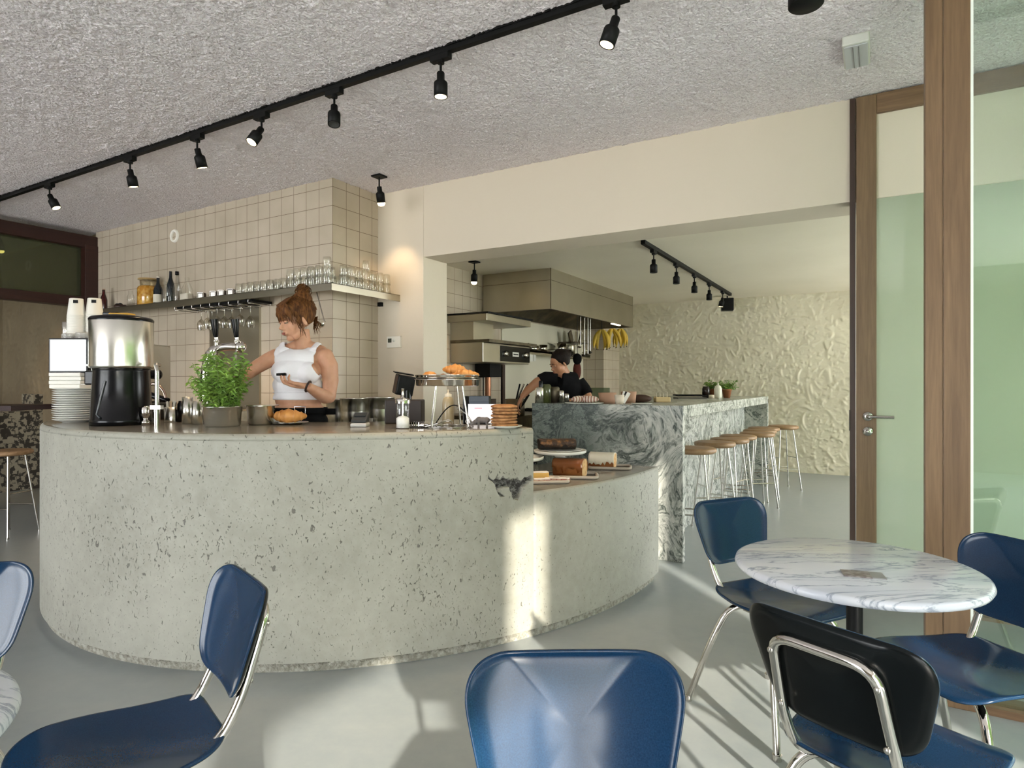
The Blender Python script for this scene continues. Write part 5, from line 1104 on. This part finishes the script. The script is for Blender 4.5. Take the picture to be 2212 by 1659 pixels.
# hanging ladles and bananas under the hood
for i, (px, py0, py1, d, r, lb) in enumerate(((1254, 712, 748, 7.7, .035, 'dark short ladle, leftmost utensil hanging under the hood'), (1263, 710, 766, 7.6, .035, 'ladle with a bright bowl hanging under the hood'), (1270, 710, 764, 7.5, .06, 'wide dark ladle hanging under the hood'), (1275, 708, 758, 7.55, .055, 'rightmost ladle hanging under the hood, next to the bananas'))):
    d = 3.16 / (.506 - .8625 * (px - CX) / FPX) + .0; a = atd(px, py0, d); e = atd(px, py1, d); a.z = 2.085; t = empty('hanging_ladle', (a.x, a.y, a.z), YAW, lb, 'ladle', 'ladles hanging under the hood'); L_ = a.z - e.z
    b = MB(); b.tube([(0, 0, 0), (0, 0, -L_)], .006, 6); b.build('handle', CHROME_S, t)
    b = MB(); b.M = Matrix.Translation((-.02, 0, -L_)) @ Matrix.Rotation(.4, 4, 'Y'); b.lathe([(0, -r * .6), (r * .6, -r * .5), (r * .95, -r * .15), (r, .0)], 18, cap=False); b.build('bowl', CHROME if i % 2 else STEEL_D, t)
BAN = mat('banana_skin', (.58, .36, .03), .5, var=(9, (.42, .30, .04), .4, .7)); BANT = mat('banana_tip', (.06, .04, .01), .6)
def banana():
    t = empty('banana'); pts = []; rs = []
    for i in range(13): u = i / 12; pts.append((.030 * math.sin(PI * u * .9), 0, -.2 * u)); rs.append(.0045 if u < .08 else .021 * math.sin(PI * min(1, max(.22, u * .85 + .14))) + .003)
    MB().tube(pts, .017, 8, rs=rs).build('skin', BAN, t); b = MB(); b.cyl(pts[-1], (pts[-1][0] - .004, 0, pts[-1][2] - .01), .006, seg=6); b.build('tip', BANT, t); return t
bn = banana(); q = 0
for px, py, d, cnt, lb in ((1300, 712, 7.45, 7, 'the large left bunch'), (1323, 710, 7.5, 4, 'the middle bunch'), (1341, 710, 7.5, 5, 'the right bunch')):
    d = 3.16 / (.506 - .8625 * (px - CX) / FPX); top = atd(px, py, d); h = empty('banana_hook', (top.x, top.y, 2.09), 0, 'black hook under the hood carrying %s of bananas' % lb, 'hook', 'hooks carrying bananas'); MB().cyl((0, 0, top.z - 2.09), (0, 0, 0), .005, seg=6).build('hook_rod', BLACKM, h)
    for i in range(cnt):
        o = bn if q == 0 else dup(bn); q += 1; u = (i / (cnt - 1) - .5) * 2
        o.location = top + RT * (.014 * u) + FW * (.012 * (-1) ** i); o.scale = (1.15, 1.15, 1.3)
        o.rotation_euler = (random.uniform(-.18, .18), -(.04 + .26 * abs(u)), YAW + (PI if u < 0 else 0) + random.uniform(-.35, .35))
        tag(o, 'yellow banana in %s hanging under the hood' % lb, 'banana', 'bananas hanging under the hood')
# glazed partition by the pier
b = MB(); p = V((-3.45, 7.9, .9)); b.box((-.5, 0, 0), (.33, .01, .30)); tag(b.build('glass_screen', glass('greenish_screen', (.6, .7, .58), .1, .3, (.35, .42, .32)), None, loc=p), 'low greenish glass screen in front of the kitchen pier', 'glass screen')
b = MB(); b.box((-.53, -.15, 0), (.35, 1.08, .9)); tag(b.build('prep_counter', STEEL_K, None, loc=(-3.45, 7.9, 0)), 'dark prep counter under the glass screen by the kitchen pier', 'counter')

# ------------------------------------------------------------ far left room
TZ = N = None
m, N, L, bb = nm('black_and_cream_mosaic'); co_ = objco(N, L); vr = N.new('ShaderNodeTexVoronoi'); vr.distance = 'CHEBYCHEV'; vr.inputs['Scale'].default_value = 26; L.new(co_, vr.inputs['Vector'])
f = noise(N, L, co_, 60, 3); sp = N.new('ShaderNodeSeparateXYZ'); L.new(vr.outputs['Color'], sp.inputs[0])
L.new(mixc(N, L, math_n(N, L, 'GREATER_THAN', math_n(N, L, 'ADD', math_n(N, L, 'MULTIPLY', sp.outputs[0], .6), math_n(N, L, 'MULTIPLY', f, .6)), .58), (.035, .03, .025), (.30, .27, .20)), bb.inputs['Base Color']); bb.inputs['Roughness'].default_value = .5; MOS = m
p = atd(70, 870, 7.6)
t = empty('mosaic_bench', (p.x, p.y, 0), 0, 'patterned mosaic bench in the far left room', 'bench')
b = MB(); b.box((-.9, -.9, 0), (.15, .18, .93)); b.build('bench_body', MOS, t); b = MB(); b.box((-.15, -.05, .93), (.15, .18, 1.13)); b.build('raised_block', MOS, t)
p = atd(15, 880, 6.3); o = MB().box((-.5, -.3, 0), (.28, .3, .05)).build('wooden_board', REDW, None, loc=(p.x, p.y, .99), rotz=YAW); tag(o, 'dark red wooden board cut by the left edge, above the mosaic bench', 'board')
MB().box((-.4, -.2, -.99), (-.3, .2, 0)).build('board_leg', REDW, o)
p = atd(18, 985, 5.2); st = dup(s0, (p.x, p.y, -.045), .4, 'wooden stool seen at the left edge beside the concrete counter', None); st['group'] = ''; del st['group']; st.location.z = 0; st.scale = (1, 1, .93); st.name = 'bar_stool'
# ------------------------------------------------------------ people
SKIN = mat('light_skin', (.52, .27, .16), .5, var=(14, (.60, .33, .21), .35, .65)); SKIN.node_tree.nodes['Principled BSDF'].inputs['Subsurface Weight'].default_value = .08
SKIN2 = mat('tanned_skin', (.40, .19, .10), .5)
def hair_mat(name, c1, c2):
    m, N, L, b = nm(name); co = objco(N, L, (1, 1, .25)); L.new(ramp(N, L, noise(N, L, co, 90, 4), [(.35, c1), (.7, c2)]), b.inputs['Base Color']); b.inputs['Roughness'].default_value = .6; b.inputs['Specular IOR Level'].default_value = .15; return m
HAIR = hair_mat('auburn_hair', (.055, .020, .007), (.17, .07, .02)); HAIR2 = hair_mat('near_black_hair', (.005, .003, .002), (.014, .008, .005))
def remesh(o, vox, smooth=6, keep=None):
    """union of the overlapping volumes in o as one continuous skin, optionally trimmed by keep(x, y, z)"""
    md = o.modifiers.new('r', 'REMESH'); md.mode = 'VOXEL'; md.voxel_size = vox; md.use_smooth_shade = True
    ms = o.modifiers.new('m', 'SMOOTH'); ms.factor = .5; ms.iterations = smooth
    dg = bpy.context.evaluated_depsgraph_get(); dg.update(); me = bpy.data.meshes.new_from_object(o.evaluated_get(dg)); old = o.data
    o.modifiers.clear(); o.data = me; me.materials.clear()
    for m in old.materials: me.materials.append(m)
    me.polygons.foreach_set('material_index', np.zeros(len(me.polygons), np.int32))
    if keep:
        bm = bmesh.new(); bm.from_mesh(me); kill = [f for f in bm.faces if not keep(*f.calc_center_median())]
        bmesh.ops.delete(bm, geom=kill, context='FACES')
        for _ in range(4):
            bd = [v for v in bm.verts if v.is_boundary]; mv = {}
            for v in bd:
                nb = [e.other_vert(v).co for e in v.link_edges if e.is_boundary]
                if len(nb) == 2: mv[v] = v.co * .4 + (nb[0] + nb[1]) * .3
            for v, c in mv.items(): v.co = c
        bm.to_mesh(me); bm.free()
    me.polygons.foreach_set('use_smooth', np.ones(len(me.polygons), bool)); me.update(); return o
def hand(b, M, sy=1, curl=(.5, .5, .3), thumb=.5, k=1.0, spread=.06):
    """fingers run along +X from the wrist, palm looks toward -Z, thumb on the sy*Y side"""
    S0 = b.M; b.M = M @ Matrix.Scale(k, 4)
    ys = [.030, .0105, -.0095, -.028]; ln = [(.043, .025, .020), (.047, .029, .021), (.043, .027, .020), (.034, .020, .017)]; kx = [.088, .092, .087, .078]
    for i, y in enumerate(ys):
        y *= sy; b.tube([(0, y * .45, 0), (kx[i] * .5, y * .85, .002), (kx[i], y, 0)], .01, 10, rs=[.016, .0135, .0115])
        p = V((kx[i], y, 0)); a = 0; pts = [p.copy()]; rs = [.0098]
        for j in range(3):
            a += curl[j] * (1 + .08 * i); d = V((math.cos(a), math.sin(spread * (1.5 - i)) * sy * .8, -math.sin(a))).normalized(); p = p + d * ln[i][j]; pts.append(p.copy()); rs.append((.0086, .0078, .0062)[j])
        b.tube(pts, .008, 10, rs=rs); b.ell(pts[-1], (.0064,) * 3, 8, 6)
    t0 = V((.018, .020 * sy, -.004)); t1 = V((.045, .044 * sy, -.016)); t2 = t1 + V((.030 * math.cos(thumb), .018 * sy * math.cos(thumb), -.028 * math.sin(thumb))); t3 = t2 + V((.022, .002 * sy, -.02 * thumb))
    b.tube([t0, t1, t2, t3], .01, 10, rs=[.015, .0125, .010, .0075]); b.ell(t3, (.0076,) * 3, 8, 6)
    b.M = S0
def frame(o, x, z):                        # rigid frame with given X and roughly given Z
    x = V(x).normalized(); z = V(z); z = (z - x * z.dot(x)).normalized(); y = z.cross(x)
    M = Matrix((x, y, z)).transposed().to_4x4(); M.translation = V(o); return M
def head(b, M):
    S0 = b.M; b.M = M
    b.ell((0, .018, .035), (.073, .088, .082), 28, 18); b.ell((0, -.028, -.030), (.057, .056, .066), 24, 16); b.ell((0, -.05, .03), (.055, .032, .045)); b.ell((0, -.058, -.088), (.024, .021, .018))
    for s in (-1, 1):
        b.ell((.034 * s, -.046, -.028), (.026, .028, .028)); b.ell((.074 * s, .008, -.008), (.008, .017, .029), rot=(.2, 0, .25 * s)); b.ell((.011 * s, -.087, -.034), (.007, .008, .006)); b.tube([(.04 * s, -.01, -.06), (.02 * s, -.05, -.088)], .02, 12, rs=[.022, .018])
        b.ell((.03 * s, -.076, .021), (.02, .010, .007))
    b.tube([(0, -.078, .008), (0, -.092, -.016), (0, -.103, -.032)], .01, 12, rs=[.007, .0085, .0105]); b.ell((0, -.080, -.056), (.021, .012, .015))
    b.M = S0
def face_parts(M, par, lip=(.38, .13, .10), brow=HAIR, sk=SKIN):
    b = MB(); b.M = M; b.ell((0, -.0915, -.0535), (.019, .006, .0036), 14, 8); b.ell((0, -.0905, -.0605), (.016, .006, .0042), 14, 8); b.build('lips', mat('lips', lip, .55, spec=.2), par)
    for s in (-1, 1):
        b = MB(); b.M = M; b.ell((.030 * s, -.0745, .002), (.0125, .0095, .0085), 16, 10); b.build('eye', mat('eye_white', (.26, .23, .20), .6, spec=.15), par)
        b = MB(); b.M = M; b.ell((.028 * s, -.0815, -.001), (.0052, .003, .0052), 12, 8); b.build('iris', mat('dark_iris', (.03, .02, .012), .2), par)
        b = MB(); b.M = M; b.ell((.030 * s, -.0760, .0045), (.0142, .0106, .0078), 16, 10); b.build('eyelid', sk, par)
        b = MB(); b.M = M; b.tube([(.012 * s, -.0885, .0215), (.03 * s, -.0875, .027), (.048 * s, -.078, .021)], .003, 6, rs=[.0025, .003, .0015]); b.build('eyebrow', brow, par)
def hair(M, par, m, bun, bun_r, n=260, bangs=True, seed=2, loose=True):
    rg = random.Random(seed); b = MB(); b.M = M
    b.ell((0, .026, .046), (.083, .092, .084), 28, 18); b.ell(bun, (bun_r, bun_r, bun_r * .85)); b.ell((V(bun) + V((0, .04, .06))) / 2, (.06, .055, .05))
    for s in (-1, 1): b.ell((.066 * s, .03, .012), (.020, .045, .045))
    if bangs: b.ell((0, -.050, .068), (.066, .045, .036)); b.ell((-.035, -.062, .046), (.035, .028, .028)); b.ell((.035, -.060, .05), (.032, .028, .026))
    o = remesh(b.build('hair', m, par), .006, 4)
    st = MB(); st.M = M; bn = V(bun)
    for i in range(n):
        a = rg.uniform(-PI, PI); el = rg.uniform(-.15, .9) if abs(a) > 1.0 else rg.uniform(.35, .95)
        d = V((math.sin(a) * math.cos(el), -math.cos(a) * math.cos(el), math.sin(el)))
        p0 = V((d.x * .085, .026 + d.y * .094, .046 + d.z * .086)); mid = (p0 + bn) / 2; dm = (mid - V((0, .026, .046))).normalized()
        mid = V((dm.x * .09, .026 + dm.y * .098, .046 + dm.z * .094)) * 1.0
        pts = [p0 * (1 - u) ** 2 + mid * 2 * u * (1 - u) + bn * u * u + V((rg.uniform(-1, 1), rg.uniform(-1, 1), rg.uniform(-1, 1))) * .0022 for u in (0, .2, .4, .6, .8, 1)]
        st.tube(pts, .0022, 5, rs=[.001, .002, .0026, .0026, .002, .001])
    if bangs:
        for i in range(150):
            x0 = rg.uniform(-.066, .066); x1 = x0 * 1.12 + rg.uniform(-.006, .006); zl = rg.uniform(.004, .026) - .03 * max(0, abs(x0) - .045) / .02
            yf = -math.sqrt(max(.0004, 1 - (x1 / .088) ** 2)) * .094
            st.tube([(x0 * .5, -.01, .128), (x0 * .85, -.066, .098), (x1, yf + .0, .055), (x1 * 1.02, yf + .002, zl)], .002, 5, rs=[.001, .0028, .0028, .0008])
        for s in (-1, 1):
            for i in range(16): st.tube([(.072 * s, -.03, .05), (.082 * s, -.025 + rg.uniform(-.02, .01), .0), (.076 * s + rg.uniform(-.008, .008), -.02 + rg.uniform(-.02, .02), rg.uniform(-.10, -.04))], .002, 5, rs=[.002, .0022, .0006])
    for i in range(70):
        a = rg.uniform(0, 6.3); e = rg.uniform(-1.2, 1.4); r = bun_r * rg.uniform(.95, 1.25)
        q = [bn + V((math.cos(a + u) * math.cos(e + u * .5), math.sin(a + u) * math.cos(e + u * .5), math.sin(e + u * .5))) * r for u in (0, .5, 1, 1.5)]
        st.tube(q, .002, 5, rs=[.0008, .0024, .0024, .0008])
    if loose:
        for i in range(22): st.tube([(rg.uniform(-.04, .04), .105, .0), (rg.uniform(-.05, .05), .112, -.04), (rg.uniform(-.05, .05), .10, rg.uniform(-.10, -.06))], .002, 5, rs=[.002, .002, .0005])
    st.build('hair_strands', m, o)

# --- the barista
D0 = 3.85; S_ = D0 / FPX
def P(px, py, y=0): k = 1 + y / D0; return V(((px - CX) * S_ * k - (650 - CX) * S_, y, CAMZ - (py - CY) * S_ * k))
who = empty('person', ct(650, D0, 0), YAW, 'woman in a white sleeveless crop top and black trousers working behind the counter', 'person')
def torso(b, g=0):
    b.ell(P(646, 892), (.158 + g, .115 + g, .10 + g), 28, 16); b.ell(P(645, 862), (.143 + g, .100 + g, .09 + g), 28, 16); b.ell(P(643, 832), (.139 + g, .102 + g, .08 + g), 28, 16)
    b.ell(P(643, 802, -.005), (.148 + g, .108 + g, .085 + g), 28, 16); b.ell(P(646, 776, .0), (.145 + g, .085 + g, .060 + g), 28, 16)
    b.ell(P(618, 806, -.072), (.060 + g, .052 + g, .056 + g)); b.ell(P(666, 806, -.072), (.060 + g, .052 + g, .056 + g))
    b.tube([P(608, 768, .0), P(696, 768, .01)], .05, 16, rs=[.045 + g, .045 + g]); b.ell(P(608, 768, 0), (.046 + g,) * 3); b.ell(P(696, 768, .01), (.046 + g,) * 3)
HM = Matrix.Translation(P(641, 692, -.035)) @ Matrix.Rotation(math.radians(-46), 4, 'Z') @ Matrix.Rotation(math.radians(14), 4, 'X') @ Matrix.Scale(1.12, 4)
b = MB(); torso(b)
b.tube([P(655, 770, .02), P(654, 745, .012), P(650, 712, .0)], .05, 18, rs=[.062, .051, .050]); b.tube([P(610, 760, .01), P(655, 744, .02), P(700, 761, .015)], .03, 14, rs=[.035, .045, .035])
b.ell(P(702, 771, 0), (.054,) * 3); b.ell(P(600, 772, 0), (.052,) * 3); b.ell(P(711, 857, -.01), (.040,) * 3)
b.tube([P(702, 772, .0), P(711, 790, .0), P(714, 822, .005), P(711, 856, -.01)], .05, 18, rs=[.053, .054, .049, .040])
wr = P(664, 834, -.22)
b.tube([P(711, 857, -.01), P(703, 858, -.05), P(686, 848, -.13), wr], .04, 18, rs=[.040, .041, .035, .024])
b.tube([P(600, 770, .0), P(580, 778, -.01), P(556, 792, -.02), P(540, 804, -.04)], .05, 18, rs=[.052, .047, .043, .038])
w2 = P(512, 822, -.19)
b.tube([P(540, 804, -.04), P(528, 812, -.10), w2], .04, 16, rs=[.038, .036, .024])
hand(b, frame(wr, (-.93, -.16, .12), (.1, .25, -1)), 1 if False else -1, (.25, .75, .5), .25, .98)
hand(b, frame(w2, (-.5, -.75, .1), (.2, .1, 1)), -1, (.5, .7, .4), .5)
head(b, HM)
for s in (-1, 1): b.tube([P(646, 900) + V((.07 * s, 0, 0)), V((.09 * s, 0, .5)), V((.085 * s, .01, .09))], .07, 16, rs=[.085, .058, .042])
for s in (-1, 1): b.ell((.085 * s, -.06, .04), (.042, .12, .035))
bd = remesh(b.build('body', SKIN, who), .0042, 5)
def keep_top(x, y, z):
    c = [(612, 731), (622, 750), (640, 757), (660, 757), (678, 746), (688, 733), (694, 740), (684, 770), (685, 792), (697, 812), (720, 812), (720, 862), (570, 862), (570, 806), (593, 795), (597, 770), (604, 745)]
    px = 650 + x / S_; py = CY - (z - CAMZ) / S_
    return bool(inpoly(np.array([px]), np.array([py]), c)[0])
b = MB(); torso(b, .008); b.tube([P(612, 745, .012), P(620, 760, -.03)], .03, 10, rs=[.022, .04]); b.tube([P(688, 745, .015), P(682, 762, -.03)], .03, 10, rs=[.022, .04])
WCL = mat('white_ribbed_cotton', (.80, .79, .82), .85, bump=(9, .5, .02))
tp = remesh(b.build('crop_top', WCL, who), .005, 4, keep_top); md = tp.modifiers.new('s', 'SOLIDIFY'); md.thickness = .004; md.offset = 1
b = MB(); zb_ = P(0, 862).z
for dz in (.0, .042):
    b.tube([V((.0, 0, 0)) + P(645, 862 - dz / S_) + V((.1485 * math.cos(a), .108 * math.sin(a), 0)) for a in [2 * PI * i / 48 for i in range(48)]], .0035, 6, closed=True)
b.build('hem_band', WCL, tp)
BCL = mat('black_cloth', (.004, .004, .0045), .9, spec=.15)
b = MB(); b.ell(P(646, 902), (.168, .125, .085), 28, 16); b.ell(P(646, 889), (.163, .118, .05), 28, 16)
for s in (-1, 1): b.tube([P(646, 905) + V((.075 * s, 0, 0)), V((.095 * s, 0, .5)), V((.09 * s, .01, .10))], .09, 16, rs=[.10, .085, .075])
tr = remesh(b.build('trousers', BCL, who), .007, 3, lambda x, y, z: z < P(0, 877).z - .02 * math.cos(x * 10) + .02 and z > .10)
b = MB()
for s in (-1, 1): b.ell((.09 * s, -.06, .045), (.05, .13, .045))
b.build('shoes', BCL, who)
b = MB(); q = [P(646, 887) + V((.170 * math.cos(a), .125 * math.sin(a), 0)) for a in [2 * PI * i / 48 for i in range(48)]]; n_ = len(q)
b.add([tuple(v + V((0, 0, -.020))) for v in q] + [tuple(v + V((0, 0, .020))) for v in q], [(i, (i + 1) % n_, n_ + (i + 1) % n_, n_ + i) for i in range(n_)], True); bl = b.build('belt', BCL, who, solid=.005)
b = MB(); c_ = P(648, 887, -.134); hw, hh = .032, .024; b.tube([c_ + V((x, 0, z)) for x, z in ((-hw, -hh), (hw, -hh), (hw, hh), (-hw, hh))], .0038, 6, closed=True); b.build('buckle', CHROME, bl)
b = MB(); b.cbox(P(712, 889, -.02), (.075, .012, .038)); b.build('belt_end', BCL, bl)
b = MB(); b.tube([wr + V((.004, .0, -.002)) + V((0.0, math.cos(a) * .028, math.sin(a) * .028)) * 1 + V((math.sin(a) * .012, 0, 0)) for a in [2 * PI * i / 20 for i in range(20)]], .0065, 8, closed=True); b.build('wristband', mat('dark_leather_band', (.03, .012, .010), .5), who)
face_parts(HM, who); hair(HM, who, HAIR, (.0, .075, .145), .036)
ho = who.location; M_ = Matrix.Translation(ho) @ Matrix.Rotation(YAW, 4, 'Z')
b = MB(); b.tube([P(600, 809, -.29), P(617, 808, -.27)], .008, 10); b.cbox(P(608, 809, -.28), (.055, .012, .014)); o = b.build('marker_pen', BLACK); o.matrix_world = M_; tag(o, 'short black marker pen held in the barista\'s hand', 'pen')

# --- the cook
D0 = 5.75; S_ = D0 / FPX
def P(px, py, y=0): k = 1 + y / D0; return V(((px - CX) * S_ * k - (1225 - CX) * S_, y, CAMZ - (py - CY) * S_ * k))
who = empty('person', bt(1225, D0, 0), YAW, 'cook in a black T-shirt with dark tied hair, bending over behind the marble bar', 'person')
HM = Matrix.Translation(P(1210, 785, -.05)) @ Matrix.Rotation(math.radians(-68), 4, 'Z') @ Matrix.Rotation(math.radians(22), 4, 'X') @ Matrix.Scale(1.0, 4)
def torso2(b, g=0):
    b.tube([P(1206, 822, -.03), P(1240, 828, .03)], .09, 20, rs=[.085 + g, .09 + g]); b.ell(P(1226, 838, .02), (.15 + g, .11 + g, .11 + g), rot=(0, .35, 0)); b.ell(P(1236, 862, .08), (.145 + g, .11 + g, .12 + g)); b.ell(P(1240, 892, .12), (.15 + g, .12 + g, .13 + g)); b.ell(P(1240, 915, .13), (.155 + g, .125 + g, .10 + g))
b = MB(); torso2(b)
b.tube([P(1226, 822, .0), P(1220, 808, -.02), P(1214, 795, -.04)], .05, 16, rs=[.06, .05, .047])
b.tube([P(1200, 820, -.04), P(1178, 818, -.05), P(1160, 826, -.06), P(1141, 842, -.08)], .05, 16, rs=[.055, .05, .043, .035]); w1 = P(1127, 858, -.10)
b.tube([P(1141, 842, -.08), w1], .03, 14, rs=[.036, .024]); hand(b, frame(w1, (-.45, .0, -.9), (-.8, 0, .4)), -1, (.35, .5, .3), .4, .95)
b.tube([P(1248, 826, .02), P(1262, 842, .0), P(1272, 860, -.03)], .05, 16, rs=[.056, .048, .038]); w2 = P(1248, 863, -.13)
b.tube([P(1272, 860, -.03), P(1262, 862, -.08), w2], .03, 14, rs=[.038, .034, .024]); hand(b, frame(w2, (-.9, -.3, -.02), (0, 0, 1)), -1, (.35, .5, .4), .3, .95)
head(b, HM)
for s in (-1, 1): b.tube([P(1240, 915, .13) + V((.07 * s, 0, 0)), V((.15 * s + .05, .12, .5)), V((.15 * s + .04, .13, .09))], .07, 14, rs=[.09, .06, .045])
remesh(b.build('body', SKIN2, who), .006, 4)
b = MB(); torso2(b, .012); b.tube([P(1203, 820, -.04), P(1178, 818, -.05), P(1166, 823, -.06)], .06, 16, rs=[.068, .066, .060]); b.tube([P(1248, 826, .02), P(1262, 842, .0), P(1268, 853, -.02)], .06, 16, rs=[.07, .064, .06])
remesh(b.build('t_shirt', BCL, who), .007, 4, lambda x, y, z: z > P(0, 915).z)
b = MB(); b.ell(P(1240, 915, .13), (.17, .14, .12))
for s in (-1, 1): b.tube([P(1240, 915, .13) + V((.07 * s, 0, 0)), V((.15 * s + .05, .12, .5)), V((.15 * s + .04, .13, .09))], .09, 14, rs=[.11, .085, .075])
remesh(b.build('trousers', BCL, who), .009, 3)
b = MB()
for s in (-1, 1): b.ell((.15 * s + .03, .08, .045), (.055, .13, .045))
b.build('shoes', BCL, who)
face_parts(HM, who, (.30, .10, .08), HAIR2, SKIN2); hair(HM, who, HAIR2, (0, .115, .045), .034, 200, False, 4, False)
# apron on the kitchen rail behind the cook
p = atd(1247, 765, 7.68); t = empty('hanging_mitt', (p.x, p.y, p.z), YAW, 'dark oven mitt and red cloth hanging behind the cook', 'oven mitt')
b = MB(); b.ell((0, 0, -.06), (.055, .03, .07)); b.build('mitt', BCL, t)
b = MB(); b.ell((.0, .02, -.2), (.05, .03, .12)); b.build('red_cloth', mat('dark_red_cloth', (.09, .02, .012), .9), t)
b = MB(); b.cyl((0, 0, 0), (0, 0, 2.09 - p.z), .004, seg=6); b.build('hook', BLACKM, t)
